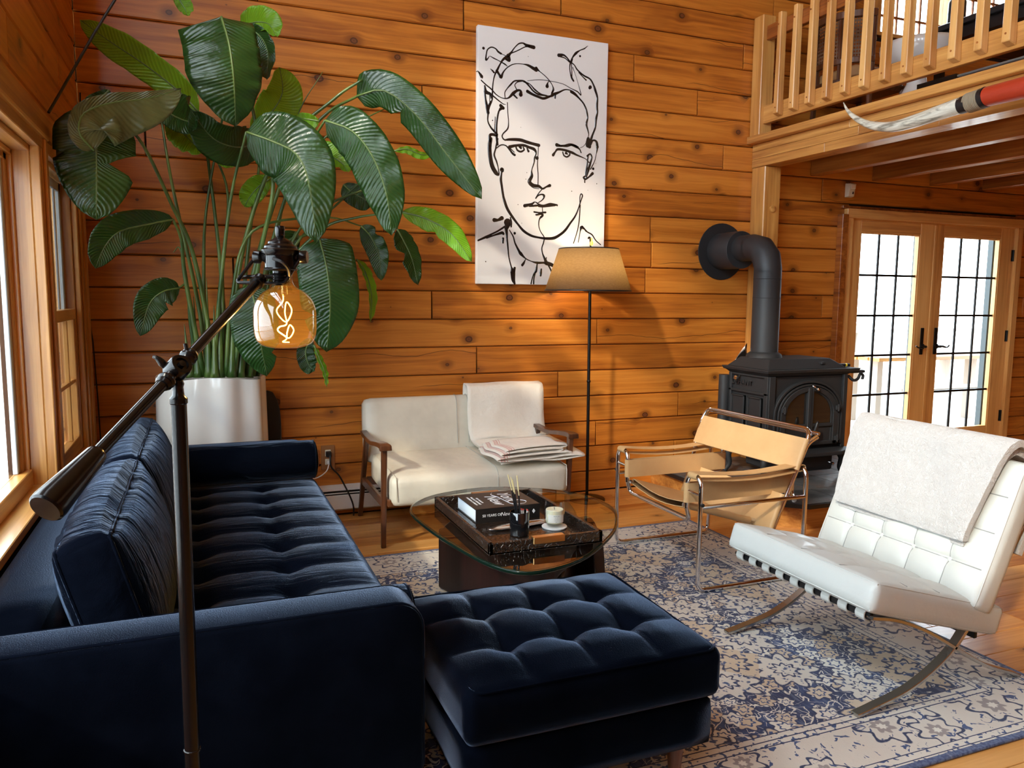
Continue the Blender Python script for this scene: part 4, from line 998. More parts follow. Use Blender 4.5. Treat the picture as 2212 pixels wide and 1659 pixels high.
def cush(name, c, size, Mx, nx_, ny_, top, amp, dent, seams=True):
    o, T = softbox(name, M_wl, bc, c, size, .018, .016, (60, 60, 6), Mx=Mx, top=top, pipes=((2, 1), (2, -1)), piper=.0026)
    hz = size[2] / 2
    def surf(u, v): 
        ex_, ey_ = 1 - (2 * u - 1) ** 2, 1 - (2 * v - 1) ** 2
        return T @ V(((u - .5) * size[0], (v - .5) * size[1], hz + .016 * sqrt(max(0, ex_ * ey_)) + top(u, v) + .0004))
    for i in range(1, nx_): MB().tube([surf(i / nx_, .03 + .94 * k / 30) for k in range(31)], .0021, 5).build('seam', M_wseam, o)
    for j in range(1, ny_): MB().tube([surf(.03 + .94 * k / 30, j / ny_) for k in range(31)], .0021, 5).build('seam', M_wseam, o)
    for i in range(1, nx_):
        for j in range(1, ny_):
            q = surf(i / nx_, j / ny_); ax = T.to_3x3() @ V((0, 0, 1))
            MB().lathe([(0, 0), (.011, .0), (.011, .003), (.007, .007), (0, .008)], q - ax * .001, 12, ax).build('button', M_wl, o, smooth=True)
    return o, T
ang = math.atan2(.167, .586)
SM = Matrix.Rotation(ang, 3, 'Y')          # seat falls towards the back (+x)
f1 = tufttop(5, 4, .013, .012)
seat_c = V((2.315, 2.195, .327)); cush('seat_cushion', seat_c + V((.0, 0, .020)), (.64, .745, .104), SM, 4, 4, tufttop(4, 4, .018, .018), .018, .018)
ba = math.atan2(.47, .20)
bdir = V((.39, 0, .92)).normalized(); bn_ = V((-.92, 0, .39)).normalized()
BMx = Matrix((bdir, V((0, -1, 0)) * -1, bn_)).transposed()
BMx = Matrix((bdir, bn_.cross(bdir), bn_)).transposed()
bcen = V((2.455, 2.185, .345)) + bdir * .265 - bn_ * .05
tb = tufttop(4, 4, .013, .013)
bo, BTm = cush('back_cushion', bcen, (.54, .76, .095), BMx, 4, 5, tufttop(4, 5, .013, .013), .013, .013)
# shaggy white throw folded over the backrest
def furmat():
    n = NT('white_faux_fur'); h = n.m('ADD', n.noise(n.obj(), 75, 4, .7, 1.5), n.m('MULTIPLY', n.noise(n.obj(), 10, 3), 1.6))
    return n.done(n.pbr(n.mix(n.noise(n.obj(), 30, 3), (.63, .63, .62), (.54, .53, .51)), .95, normal=n.bump(h, .8, .013), Sheen_Weight=.4))
M_fur = furmat()
th_ = thing('faux_fur_throw', 'fluffy white faux fur throw folded over the lounge chair backrest', 'blanket', (2.7, 2.2, .8))
def throw(off, y0t, y1t, y0b, y1b, lf, lb):
    """path: s from bottom front (0) over the top to the rear"""
    tp = bcen + bdir * .27
    key = [(-lf, .054), (-lf * .66, .058), (-lf * .33, .056), (-.03, .056), (.022, .03), (.03, -.02), (.022, -.075), (-.03, -.10), (-lb * .5, -.104), (-lb, -.104)]
    pth = catmull([tp + bdir * a + bn_ * (b_ + (off if b_ > -.05 else -off)) + (bdir * off if abs(a) < .04 else V((0, 0, 0))) for a, b_ in key], 5); N = len(pth)
    def fn(u, v):
        q = pth[round(u * (N - 1))]; t = max(0, 1 - u / .42)
        ya_ = y0t + (y0b - y0t) * t; yb_ = y1t + (y1b - y1t) * t
        wv = .005 * sin(v * 7 + u * 6) + .012 * noise.noise(V((u * 7, v * 5, off * 60))) + .004 * noise.noise(V((u * 30, v * 24, 3)))
        rnd_ = .012 * (max(0, 1 - u / .04) if u < .04 else 0)
        return q + V((0, ya_ + (yb_ - ya_) * v, 0)) - V((0, q.y, 0)) + bn_ * (wv if u < .45 else 0) - bn_ * rnd_
    m = MB(); m.grid(fn, N - 1, 26); return m
for off, a in ((.010, (2.555, 1.87, 2.50, 1.905, .345, .30)), (.036, (2.545, 1.845, 2.505, 1.895, .33, .30))):
    throw(off, *a).build('fur_layer', M_fur, th_, smooth=True, solid=.026, bevel=.01, seg=3)
# ------------------------------------------------------------------ hearth and stove
hz = .165
he = root('trim_5'); he.name = 'hearth'; he['kind'] = 'structure'
def slate():
    n = NT('slate'); r = n.rnd(); v = n.noise(n.obj(), 4.5, 5, .62, .6)
    col = n.ramp(n.m('ADD', v, n.m('MULTIPLY', n.m('SUBTRACT', r, .5), .25)), [(.35, (.030, .034, .038)), (.5, (.075, .082, .088)), (.62, (.095, .075, .068)), (.72, (.12, .085, .07))])
    return n.done(n.pbr(col, .42, normal=n.bump(n.noise(n.obj(), 14, 5, .65), .5, .012)))
M_slate = slate(); M_grout = plain('grout', (.22, .20, .18), .9)
hp = [(3.10, WY), (3.10, 3.90), (3.40, 3.62), (4.62, 3.62), (4.80, 3.80), (4.80, WY)]
MB().prism([(x, y, 0) for x, y in hp], (0, 0, hz - .03)).build('wood_plinth', M_trimx, he, fixn=True)
hp2 = [(3.075, WY), (3.075, 3.885), (3.39, 3.595), (4.63, 3.595), (4.825, 3.79), (4.825, WY)]
MB().prism([(x, y, hz - .03) for x, y in hp2], (0, 0, .022)).build('grout_bed', M_grout, he, fixn=True)
MB().prism([(x, y, hz - .031) for x, y in [(x + dx, y + dy) for (x, y), (dx, dy) in zip(hp2[:5], ((-.006, 0), (-.006, -.003), (-.003, -.006), (.003, -.006), (.006, -.003)))] + [(4.831, WY)]], (0, 0, .026)).build('slate_edge', M_black, he, fixn=True)
def clip(poly, a, b, c):     # keep a*x+b*y<=c
    out = []
    for i in range(len(poly)):
        p, q = poly[i], poly[(i + 1) % len(poly)]; fp, fq = a * p[0] + b * p[1] - c, a * q[0] + b * q[1] - c
        if fp <= 0: out.append(p)
        if fp * fq < 0: t = fp / (fp - fq); out.append((p[0] + (q[0] - p[0]) * t, p[1] + (q[1] - p[1]) * t))
    return out
for i in range(6):
    for j in range(5):
        x0 = 3.078 + i * .297; y0 = 3.60 + j * .297
        pl_ = [(x0 + .003, y0 + .003), (min(x0 + .294, 4.822), y0 + .003), (min(x0 + .294, 4.822), min(y0 + .294, WY)), (x0 + .003, min(y0 + .294, WY))]
        pl_ = clip(pl_, -1, -(.315 / .29), -3.39 - (.315 / .29) * 3.597 ); pl_ = clip(pl_, 1, -1, 4.63 - 3.597) if pl_ else pl_
        if len(pl_) > 2: MB().prism([(x, y, hz - .009) for x, y in pl_], (0, 0, .009)).build('slate_tile', M_slate, he, fixn=True)

sv = thing('wood_stove', 'black cast iron wood stove with arched glass doors on the slate hearth', 'stove', (3.82, 4.35, hz))
SX, SX2, SY, SY2, SB, ST = 3.475, 4.145, 4.11, 4.52, .38, .885
box('stove_body', (SX + .01, SY + .01, SB), (SX2 - .01, SY2, ST), M_iron, sv, bevel=.008)
def frustum(name, z0, z1, r0, r1, mat=M_iron, bv=.004):
    a = [(r0[0], r0[2], z0), (r0[1], r0[2], z0), (r0[1], r0[3], z0), (r0[0], r0[3], z0)]; b = [(r1[0], r1[2], z1), (r1[1], r1[2], z1), (r1[1], r1[3], z1), (r1[0], r1[3], z1)]
    return MB().rings([[V(p) for p in a], [V(p) for p in b]]).build(name, mat, sv, bevel=bv, fixn=True)
frustum('top_plate', .905, .928, (SX - .035, SX2 + .075, SY - .03, SY2 + .03), (SX - .045, SX2 + .085, SY - .04, SY2 + .04)); frustum('top_moulding', .885, .906, (SX - .005, SX2 + .005, SY - .002, SY2), (SX - .03, SX2 + .05, SY - .025, SY2 + .02))
frustum('top_lid', .928, .992, (SX - .01, SX2 + .0, SY + .0, SY2 + .02), (SX + .06, SX2 - .09, SY + .075, SY2 - .03)); box('lid_handle', (3.93, SY + .015, .955), (3.965, SY + .075, .972), M_iron, sv, bevel=.004)
# left side: frame, name panel, two fielded panels
def lx(name, ya, yb, za, zb_, t, mat=M_iron, par=None): return box(name, (SX - t + .01, ya, za), (SX + .012, yb, zb_), mat, par or sv, bevel=.003)
lx('corner_post', SY, SY + .035, SB, ST, .018); lx('corner_post', SY2 - .03, SY2, SB, ST, .018)
lx('side_rail', SY, SY2, .755, .772, .018); lx('side_rail', SY, SY2, SB, SB + .04, .016); lx('side_rail', SY, SY2, .87, ST, .014)
for a, b in ((SY + .06, SY + .20), (SY + .235, SY + .375)):
    f_ = lx('side_panel', a, b, SB + .065, .735, .013)
    for q in ((a, a + .012, SB + .065, .735), (b - .012, b, SB + .065, .735), (a, b, .723, .735), (a, b, SB + .065, SB + .077)): lx('panel_bead', *q, .021, M_iron, f_)
text('maker_lettering', 'DEFIANT', .050, M_ironl, sv, (SX - .002, SY + .27, .822), (0, -1, 0), (0, 0, 1), .003, 0, 'CENTER', 1.1)
def knob(loc, ax, s=1.0):
    return MB().lathe([(0, 0), (.008 * s, 0), (.008 * s, .018 * s), (.006 * s, .022 * s), (.014 * s, .032 * s), (.016 * s, .042 * s), (.010 * s, .052 * s), (0, .054 * s)], loc, 12, ax).build('chrome_knob', M_chrome, sv, smooth='auto')
knob((SX - .005, SY + .30, .865), (-1, -.4, -.3)); knob((SX - .01, SY2 - .06, .60), (-1, 0, 0)); knob((3.83, SY - .02, .815), (.7, -1, -.7)); 
# front: arch surround and the two arched doors
fy = SY
box('front_frame', (SX, fy - .012, SB), (SX + .05, fy + .012, ST), M_iron, sv, bevel=.003); box('front_frame', (SX2 - .035, fy - .012, SB), (SX2, fy + .012, ST), M_iron, sv, bevel=.003)
acx, az, aw, ah = 3.81, .62, .275, .215
def arch(r, zbot, n=20):
    pts = [(acx - r, zbot)] + [(acx - r * cos(pi * k / n), az + (ah / aw) * r * sin(pi * k / n)) for k in range(n + 1)] + [(acx + r, zbot)]
    return pts
def archband(name, r0, r1, y0, y1, zbot=SB + .03):
    a, b = arch(r0, zbot), arch(r1, zbot); m = MB(); rings = []
    for (xa, za), (xb, zb_) in zip(a, b): rings.append([V((xa, y0, za)), V((xb, y0, zb_)), V((xb, y1, zb_)), V((xa, y1, za))])
    m.rings(rings); return m.build(name, M_iron, sv, bevel=.002, fixn=True)
archband('arch_moulding', .278, .296, fy - .022, fy + .01); archband('arch_moulding', .252, .266, fy - .026, fy + .01)
archband('door_frame', .205, .246, fy - .030, fy + .006); archband('door_bead', .193, .206, fy - .020, fy + .004)
box('door_meeting_stile', (acx - .024, fy - .036, SB + .03), (acx + .024, fy + .004, az + ah * .86), M_iron, sv, bevel=.004); box('door_stile_gap', (acx - .002, fy - .038, SB + .03), (acx + .002, fy - .03, az + ah * .86), M_black, sv)
box('door_rail', (acx - .20, fy - .030, .535), (acx + .20, fy + .004, .556), M_iron, sv, bevel=.003); box('door_rail', (acx - .24, fy - .030, SB + .03), (acx + .24, fy + .004, SB + .055), M_iron, sv, bevel=.003)
box('door_lower_panel', (acx - .20, fy - .016, SB + .05), (acx + .20, fy + .004, .54), M_iron, sv)
M_sg = plain('stove_glass', (.012, .010, .008), .04, Coat_Weight=1.0, Specular_IOR_Level=1.0)
for s in (-1, 1):
    pts = [(acx + s * .028, .556)] + [(acx + s * .20 * cos(pi / 2 * k / 10) if k < 10 else acx + s * .022, az + (ah / aw) * .20 * sin(pi / 2 * k / 10)) for k in range(0, 10)] + [(acx + s * .022, az + (ah / aw) * .20)]
    pts = [(acx + s * .022, .556), (acx + s * .20, .556)] + pts[1:]
    MB().add([(x, fy - .014, z) for x, z in pts], [tuple(range(len(pts)))]).build('door_glass', M_sg, sv, fixn=True)
for x, z in ((acx - .225, .66), (acx + .235, .66), (acx + .235, .45)): MB().box((x - .018, fy - .045, z - .016), (x + .018, fy - .02, z + .016)).lathe([(0, 0), (.008, 0), (.008, .05), (0, .05)], (x, fy - .042, z - .025), 8).build('door_hinge', M_iron, sv, bevel=.003)
MB().tube(catmull([(acx - .04, fy - .03, .47), (acx - .05, fy - .085, .475), (acx - .02, fy - .10, .52), (acx - .005, fy - .11, .59)], 5), [.007] * 8 + [.011, .012, .013, .014, .014, .013, .010, .006], 8).build('door_handle', M_black, sv, smooth=True)
# ash lip, ash drawer and legs
m = MB(); m.rings([[V((acx - .33, SY + .06, z)), V((acx - .37, SY - .06, z)), V((acx - .20, SY - .13, z)), V((acx + .20, SY - .13, z)), V((acx + .37, SY - .06, z)), V((acx + .33, SY + .06, z))] for z in (.352, .38)]); m.build('ash_lip', M_iron, sv, bevel=.007, seg=2, fixn=True)
box('ash_drawer', (3.60, SY - .01, .225), (4.05, SY2 - .05, .345), M_iron, sv, bevel=.01); box('ash_drawer_front', (3.62, SY - .022, .245), (4.03, SY - .006, .33), M_iron, sv, bevel=.006); knob((4.0, SY - .02, .285), (.5, -1, -.4), .8)
box('base_plate', (SX + .01, SY + .0, .345), (SX2 - .01, SY2, .385), M_iron, sv, bevel=.008)
for x, s in ((SX + .02, -1), (SX2 - .03, 1)):
    for yy, t in ((SY + .015, -1), (SY2 - .04, 1)):
        pth = catmull([(x, yy, .36), (x + s * .028, yy + t * .012, .30), (x + s * .020, yy + t * .006, .23), (x + s * .05, yy + t * .018, hz + .012)], 5)
        MB().tube(pth, [.030 - .016 * (k / 15) for k in range(14)] + [.018, .024], 8).build('leg', M_iron, sv, smooth=True)
box('rear_heat_shield', (SX - .03, SY2 + .005, .40), (SX - .012, SY2 + .08, .86), M_ironl, sv, bevel=.006); MB().tube([(SX - .02, SY2 + .03, .40), (SX - .02, SY2 + .03, .86)], .04, 14).build('air_duct', M_ironl, sv, smooth='auto')
box('side_shelf', (SX2 + .07, SY + .03, .885), (SX2 + .20, SY2 - .08, .905), M_iron, sv, bevel=.006)
MB().tube(catmull([(SX2 + .03, SY + .02, .87), (SX2 + .06, SY, .84), (SX2 + .10, SY, .85), (SX2 + .12, SY, .885), (SX2 + .145, SY, .87), (SX2 + .14, SY, .845)], 5), .010, 8).build('shelf_bracket', M_iron, sv, smooth=True)
# flue pipe
PX, PYY, PR = 3.655, 4.385, .093
fl = thing('flue_pipe', 'black elbowed stove pipe running from the stove into the log wall', 'pipe', (PX, PYY, .99))
MB().lathe([(0, 0), (.125, 0), (.115, .03), (PR, .045), (0, .05)], (PX, PYY, .985), 28).build('pipe_collar', M_iron, fl, smooth='auto')
MB().lathe([(0, 0), (PR, 0), (PR, .56), (0, .56)], (PX, PYY, 1.025), 28).build('pipe_section', M_ironl, fl, smooth='auto')
for zz in (1.40, 1.53): MB().lathe([(PR, 0), (PR + .0015, .001), (PR + .0015, .003), (PR, .004)], (PX, PYY, zz), 28).build('pipe_seam', M_iron, fl, smooth=True)
def seg_(p, d0_, d1_, r):      # mitred elbow gores
    pass
gor = []; c = V((PX, PYY + .155, 1.60)); rr = .155
for k in range(4):
    a = pi / 2 * k / 3; ctr = V((PX, c.y - rr * cos(a), c.z + rr * sin(a) - .0)); tdir = V((0, sin(a), cos(a))); b_ = V((0, -cos(a), sin(a)))
    gor.append([ctr + (V((1, 0, 0)) * cos(2 * pi * j / 28) + b_ * sin(2 * pi * j / 28)) * PR * (1.0 if k in (0, 3) else 1.035) for j in range(28)])
MB().rings([[p - V((0, 0, .02)) for p in gor[0]]] + gor + [[p + V((0, .03, 0)) for p in gor[-1]]]).build('pipe_elbow', M_ironl, fl, smooth='auto')
zz = 1.755
MB().lathe([(0, 0), (PR, 0), (PR, .14), (0, .14)], (PX, WY - .36, zz), 28, (0, 1, 0)).build('pipe_section', M_ironl, fl, smooth='auto')
MB().lathe([(PR, 0), (.132, .0), (.135, .004), (.135, .235), (PR, .235)], (PX, WY - .24, zz - .01), 32, (0, 1, 0)).build('wall_sleeve', M_ironl, fl, smooth='auto')
MB().lathe([(0, 0), (.208, 0), (.210, .003), (0, .006)], (PX, WY - .008, zz - .012), 40, (0, 1, 0)).build('wall_flange', M_iron, fl, smooth='auto')
hs = MB().grid(lambda u, v: V((3.54 + .10 * u, 4.55 + .01 * sin(3 * u), .94 + v * (.02 + .12 * u))), 6, 3).build('steel_deflector', M_silver, None, smooth=True, solid=.003); tag(hs, 'small bright steel deflector plate behind the flue pipe on the stove', 'deflector')
br = thing('hearth_torch', 'black and yellow handled tool lying on the right end of the stove top', 'tool', (4.17, 4.3, .93))
p0, p1 = V((4.03, 4.18, .945)), V((4.21, 4.16, .942)); MB().tube([p0, p0.lerp(p1, .25)], .012, 8).build('yellow_head', plain('yellow_plastic', (.85, .62, .04), .4), br, smooth='auto'); MB().tube([p0.lerp(p1, .25), p1], [.010, .012], 8).build('grip', M_black, br, smooth='auto'); MB().tube([p0.lerp(p1, .80), p0.lerp(p1, .87)], .0128, 8).build('yellow_band', bpy.data.materials['yellow_plastic'], br, smooth='auto')

# ------------------------------------------------------------------ shaded floor lamp
fx, fyy = 2.455, 4.70
lp = thing('floor_lamp', 'slim black floor lamp with a dark linen shade beside the settee', 'lamp', (fx, fyy, 0))
MB().lathe([(0, 0), (.125, 0), (.125, .012), (.12, .016), (.02, .020), (0, .02)], (fx, fyy, 0), 36).build('base', M_blackm, lp, smooth='auto')
tube('pole', [(fx, fyy, .018), (fx - .015, fyy - .01, 1.60)], .0105, M_blackm, lp, 12); MB().lathe([(.0115, 0), (.0135, .003), (.0135, .012), (.0115, .015)], (fx - .007, fyy - .005, .82), 12).build('pole_joint', M_blackm, lp, smooth=True)
n = NT('linen_shade'); x_, y_, z_ = n.sep(n.obj()); wv = n.m('MULTIPLY', n.noise(n.comb(n.m('MULTIPLY', x_, 60), n.m('MULTIPLY', y_, 60), n.m('MULTIPLY', z_, 260)), 1, 3), 1.0)
dfc = n.n('ShaderNodeBsdfDiffuse', {0: n.mix(wv, (.055, .045, .040), (.11, .09, .075))}).outputs[0]; trn = n.n('ShaderNodeBsdfTranslucent', {0: n.mix(wv, (.50, .40, .25), (.85, .70, .46))}).outputs[0]
M_shade = n.done(n.n('ShaderNodeMixShader', {0: .6, 1: dfc, 2: trn}).outputs[0])
sc_ = V((fx - .05, fyy - .05, 0)); s0, s1, z0_, z1_ = .286, .196, 1.435, 1.715
shd = MB(); shd.rings([[sc_ + V((r * cos(2 * pi * k / 48), r * sin(2 * pi * k / 48), z)) for k in range(48)] for r, z in ((s0, z0_), ((s0 + s1) / 2, (z0_ + z1_) / 2), (s1, z1_))], True, False); sh_ = shd.build('lamp_shade', M_shade, lp, smooth=True, solid=.002)
for r, z in ((s0, z0_ + .004), (s1, z1_ - .004)): MB().tube([sc_ + V((r * cos(2 * pi * k / 48), r * sin(2 * pi * k / 48), z)) for k in range(48)], .0045, 6, loop=True).build('shade_trim', M_black, sh_, smooth=True)
tube('lamp_harp', catmull([(fx - .015, fyy - .01, 1.58), (fx - .02, fyy - .02, 1.70), (fx - .03, fyy - .03, 1.775), (fx - .045, fyy - .045, 1.788), (fx - .055, fyy - .05, 1.78)], 6), .006, M_blackm, lp, 8)
for a in range(3): tube('shade_spoke', [sc_ + V((0, 0, 1.70)), sc_ + V((s1 * cos(a * 2.09), s1 * sin(a * 2.09), 1.70))], .002, M_blackm, lp, 5)
MB().lathe([(0, 0), (.006, 0), (.010, .006), (.010, .022), (.005, .03), (.005, .048), (0, .05)], sc_ + V((.02, .0, 1.735)), 12).build('amber_finial', plain('amber_finial', (.9, .55, .08), .2, 0, None, Emission_Color=(1, .6, .1, 1), Emission_Strength=1.0), lp, smooth='auto')
MB().lathe([(0, 0), (.02, .01), (.03, .045), (.022, .075), (.012, .10), (0, .10)], sc_ + V((0, 0, 1.53)), 16).build('bulb', plain('lit_bulb', (1, .8, .5), .3, 0, None, Emission_Color=(1, .66, .32, 1), Emission_Strength=28.0), lp, smooth=True)
pl = bpy.data.lights.new('shade_lamp_light', 'POINT'); pl.energy = 13; pl.color = (1, .72, .42); pl.shadow_soft_size = .05; po = bpy.data.objects.new('shade_lamp_light', pl); COL.objects.link(po); po.location = sc_ + V((0, 0, 1.575))
tag(tube('lamp_cord', catmull([(fx - .11, fyy, .006), (fx - .2, fyy - .02, .005), (fx - .32, fyy + .04, .005), (fx - .36, fyy + .13, .006), (2.09, 4.87, .006)], 6), .004, M_black, None, 6), 'thin black cord trailing from the floor lamp base behind the settee', 'cord')

# ------------------------------------------------------------------ counterbalanced lamp in the foreground
J = AD(383, 797, 1.36); PB = V((J.x, J.y, 0))
cl = thing('pharmacy_lamp', 'dark bronze counterbalanced floor lamp with a lit amber globe bulb in the foreground', 'lamp', (J.x, J.y, 0))
MB().lathe([(0, 0), (.10, 0), (.10, .012), (.092, .02), (.03, .03), (.018, .05), (0, .05)], PB, 40).build('base', M_bronze, cl, smooth='auto')
tube('pole', [PB + V((0, 0, .03)), J - V((0, 0, .055))], .0134, M_bronze, cl, 18)
MB().lathe([(.0136, 0), (.0155, .001), (.0155, .004), (.0136, .005)], PB + V((0, 0, .56)), 18).build('pole_ring', M_bronze, cl, smooth=True)
MB().lathe([(0, 0), (.0134, 0), (.0152, .002), (.0152, .010), (.010, .016), (.0088, .03), (.0105, .036), (.0085, .042), (0, .045)], J - V((0, 0, .062)), 18).build('pole_collar', M_bronze, cl, smooth='auto')
E0 = AD(560, 606, 1.62); CW = AD(97, 1100, 1.08); ad = (E0 - CW).normalized()
jd = (EYE - J).normalized(); jd = (jd - ad * jd.dot(ad)).normalized()
MB().lathe([(0, 0), (.016, 0), (.020, .003), (.020, .030), (.018, .034), (.012, .034), (.012, .030), (.006, .030), (.006, .036), (0, .037)], J - jd * .016, 26, jd).build('pivot_joint', M_bronze, cl, smooth='auto')
MB().tube(catmull([J + V((-.012, 0, .006)) - jd * .01, J + V((-.030, .004, .018)), J + V((-.038, .006, .022))], 4), [.005, .006, .007, .006, .005, .004, .004, .003, .003], 8).build('wing_nut', M_bronze, cl, smooth=True)
tube('upper_arm', [J + ad * .022, E0], .0098, M_bronze, cl, 16); tube('lower_arm', [J - ad * .022, CW + ad * .115], .0098, M_bronze, cl, 16)
for q, s in ((J + ad * .024, 1), (J - ad * .024, -1)):
    MB().lathe([(0, 0), (.008, 0), (.0095, .004), (.015, .008), (.016, .012), (.013, .016), (.015, .020), (.012, .026), (0, .027)], q, 18, ad * s).build('arm_collar', M_bronze, cl, smooth='auto')
MB().tube([J + ad * .035 + V((0, 0, .008)), J + ad * .035 + V((-.003, 0, .026))], .0035, 8).build('thumb_screw', M_bronze, cl, smooth='auto')
MB().tube([CW + ad * .125, CW + ad * .12, CW + ad * .115, CW + ad * .06, CW + ad * .012, CW + ad * .003, CW], [.0098, .0145, .016, .021, .0255, .025, .022], 26).build('counterweight', M_bronze, cl, smooth='auto')
# yoke and lamp head
HC = AD(606, 547, 1.63)            # head centre
rt = RC[0]; bk2 = RC[1]
hr = .034
yk = fillet([HC - rt * (hr + .012), E0 - rt * .048 + V((0, 0, -.004)), E0 + rt * .052 + V((0, 0, -.006)), HC + rt * (hr + .014)], .008, 3)
tube('yoke', yk, .0038, M_bronze, cl, 8)
yk2 = fillet([E0 - rt * .05 + bk2 * .02 + V((0, 0, .01)), E0 + bk2 * .03 + V((0, 0, .012)), E0 + rt * .045 + bk2 * .01 + V((0, 0, .01))], .02, 4); tube('yoke_rear', yk2, .0045, M_bronze, cl, 8)
MB().lathe([(0, -.006), (.014, -.006), (.0145, .0), (.012, .006), (.0145, .012), (.012, .018), (0, .019)], E0 - ad * .008, 18, ad).build('yoke_socket', M_bronze, cl, smooth='auto')
MB().lathe([(0, -.040), (.033, -.040), (.0345, -.037), (.032, -.034), (.033, -.010), (.0385, -.004), (.0395, .002), (.034, .006), (.033, .010), (.026, .015), (.025, .019), (.018, .024), (.010, .028), (.008, .030), (.0095, .032), (.0095, .050), (.0085, .052), (0, .052)], HC + V((0, 0, .004)), 32).build('lamp_head', M_bronze, cl, smooth='auto')
for s in (-1, 1): MB().lathe([(0, 0), (.010, 0), (.010, .006), (.008, .008), (.0135, .012), (.0135, .024), (.012, .026), (0, .026)], HC + rt * s * (hr - .004) + V((0, 0, -.008)), 16, rt * s).build('side_knob', M_bronze, cl, smooth='auto')
tube('head_cord', catmull([HC + V((-.018, -.028, -.012)), HC + V((.0, -.036, -.020)), HC + V((.012, -.030, -.034)), HC + V((.015, -.016, -.052))], 5), .0036, M_black, cl, 8)
MB().lathe([(0, 0), (.020, 0)] + [(.0165 + .0028 * (k % 2), .003 + k * .0028) for k in range(9)] + [(.017, .03), (0, .03)], HC + V((0, 0, -.067)), 24).build('socket', M_bronze, cl, smooth='auto')
BC = AD(629, 688, 1.63); BC = V((HC.x + .006, HC.y, BC.z))
bprof = [(.014, .098), (.016, .088), (.0175, .076), (.024, .066), (.042, .055), (.056, .040), (.0635, .020), (.0645, -.005), (.0635, -.030), (.058, -.048), (.045, -.058), (.025, -.063), (.001, -.064)]
rings = [[BC + V((r * cos(2 * pi * k / 48), r * sin(2 * pi * k / 48), z)) for k in range(48)] for r, z in bprof]
ctrl = catmull([(r, 0, z) for r, z in bprof], 4); rings = [[BC + V((q.x * cos(2 * pi * k / 48), q.x * sin(2 * pi * k / 48), q.z)) for k in range(48)] for q in ctrl[::-1]]
MB().rings(rings, True, False).build('globe_bulb', M_amber, cl, smooth=True)
M_fil = plain('glowing_filament', (1, .7, .3), .5, 0, None, Emission_Color=(1, .58, .16, 1), Emission_Strength=12.0)
fil = [BC + rt * a + V((0, 0, b)) for a, b in ((-.003, .050), (-.004, .035), (-.017, .018), (-.012, .004), (.002, -.008), (.012, .006), (.014, .020), (.004, .034), (.0, .012), (.003, -.012), (-.012, -.018), (-.016, -.026), (-.004, -.036), (.008, -.042), (.018, -.026), (.010, -.014), (.004, -.030), (.002, -.044), (-.006, -.050), (.008, -.051))]
tube('filament', catmull(fil, 5), .0013, M_fil, cl, 6)
n = NT('bulb_stem_glass'); M_stem = n.done(n.n('ShaderNodeMixShader', {0: .25, 1: n.n('ShaderNodeBsdfTransparent', {0: (1, .85, .55, 1)}).outputs[0], 2: n.n('ShaderNodeBsdfGlossy', {1: .05}).outputs[0]}).outputs[0])
MB().lathe([(0, .045), (.007, .05), (.006, .07), (.009, .09), (0, .095)], BC, 14).build('bulb_stem', M_stem, cl, smooth=True)
pl = bpy.data.lights.new('bulb_light', 'POINT'); pl.energy = 7; pl.color = (1, .6, .24); pl.shadow_soft_size = .0025; po = bpy.data.objects.new('bulb_light', pl); COL.objects.link(po); po.location = BC + rt * .003 + V((0, 0, -.030))

# ------------------------------------------------------------------ wall fittings
se = thing('motion_sensor', 'small ivory motion sensor high on the log wall above the doors', 'sensor', (4.855, WY, 2.26))
M_ivory = plain('ivory_plastic', (.76, .70, .55), .45)
MB().rings([[V((4.82, WY, 2.205)), V((4.89, WY, 2.205)), V((4.89, WY, 2.315)), V((4.82, WY, 2.315))], [V((4.826, WY - .035, 2.212)), V((4.888, WY - .035, 2.212)), V((4.888, WY - .052, 2.31)), V((4.826, WY - .052, 2.31))]]).build('housing', M_ivory, se, bevel=.005, seg=2, fixn=True)
box('lens_window', (4.832, WY - .054, 2.27), (4.882, WY - .045, 2.305), plain('sensor_lens', (.86, .84, .74), .3), se, bevel=.003); box('slot', (4.862, WY - .046, 2.23), (4.868, WY - .036, 2.248), M_black, se)
bh = thing('baseboard_heater', 'low white baseboard heater along the log wall behind the settee', 'heater', (.9, WY, 0))
box('back_plate', (.0, WY - .012, .03), (1.95, WY, .198), M_white, bh); box('front_cover', (.0, WY - .062, .05), (1.95, WY - .056, .142), M_white, bh, bevel=.002)
MB().rings([[V((x, WY - .012, .198)), V((x, WY - .06, .186)), V((x, WY - .062, .172)), V((x, WY - .056, .170)), V((x, WY - .054, .180)), V((x, WY - .012, .192))] for x in (.0, 1.95)]).build('top_cover', M_white, bh, fixn=True)
box('dark_fins', (.01, WY - .050, .06), (1.94, WY - .014, .165), M_black, bh); box('damper', (.0, WY - .055, .150), (1.95, WY - .045, .156), M_white, bh)
ou = thing('wall_outlet', 'tan wall outlet on the log wall left of the settee with two plugs', 'outlet', (.727, WY, .386))
M_tanp = plain('tan_plate', (.30, .13, .045), .4)
box('face_plate', (.685, WY - .010, .30), (.770, WY, .455), M_tanp, ou, bevel=.003); box('socket_face', (.709, WY - .013, .388), (.745, WY - .008, .428), M_ivory, ou, bevel=.002); box('socket_face', (.709, WY - .013, .332), (.745, WY - .008, .37), M_ivory, ou, bevel=.002)
o2 = thing('junction_box_cover', 'brown blank wall plate between the sofa arm and the outlet', 'plate', (.62, WY, .386)); box('cover', (.61, WY - .012, .325), (.672, WY, .43), M_tanp, o2, bevel=.003); MB().lathe([(0, 0), (.022, 0), (.022, .004), (0, .005)], (.648, WY - .012, .372), 16, (0, -1, 0)).build('round_cap', M_tanp, o2, smooth='auto')
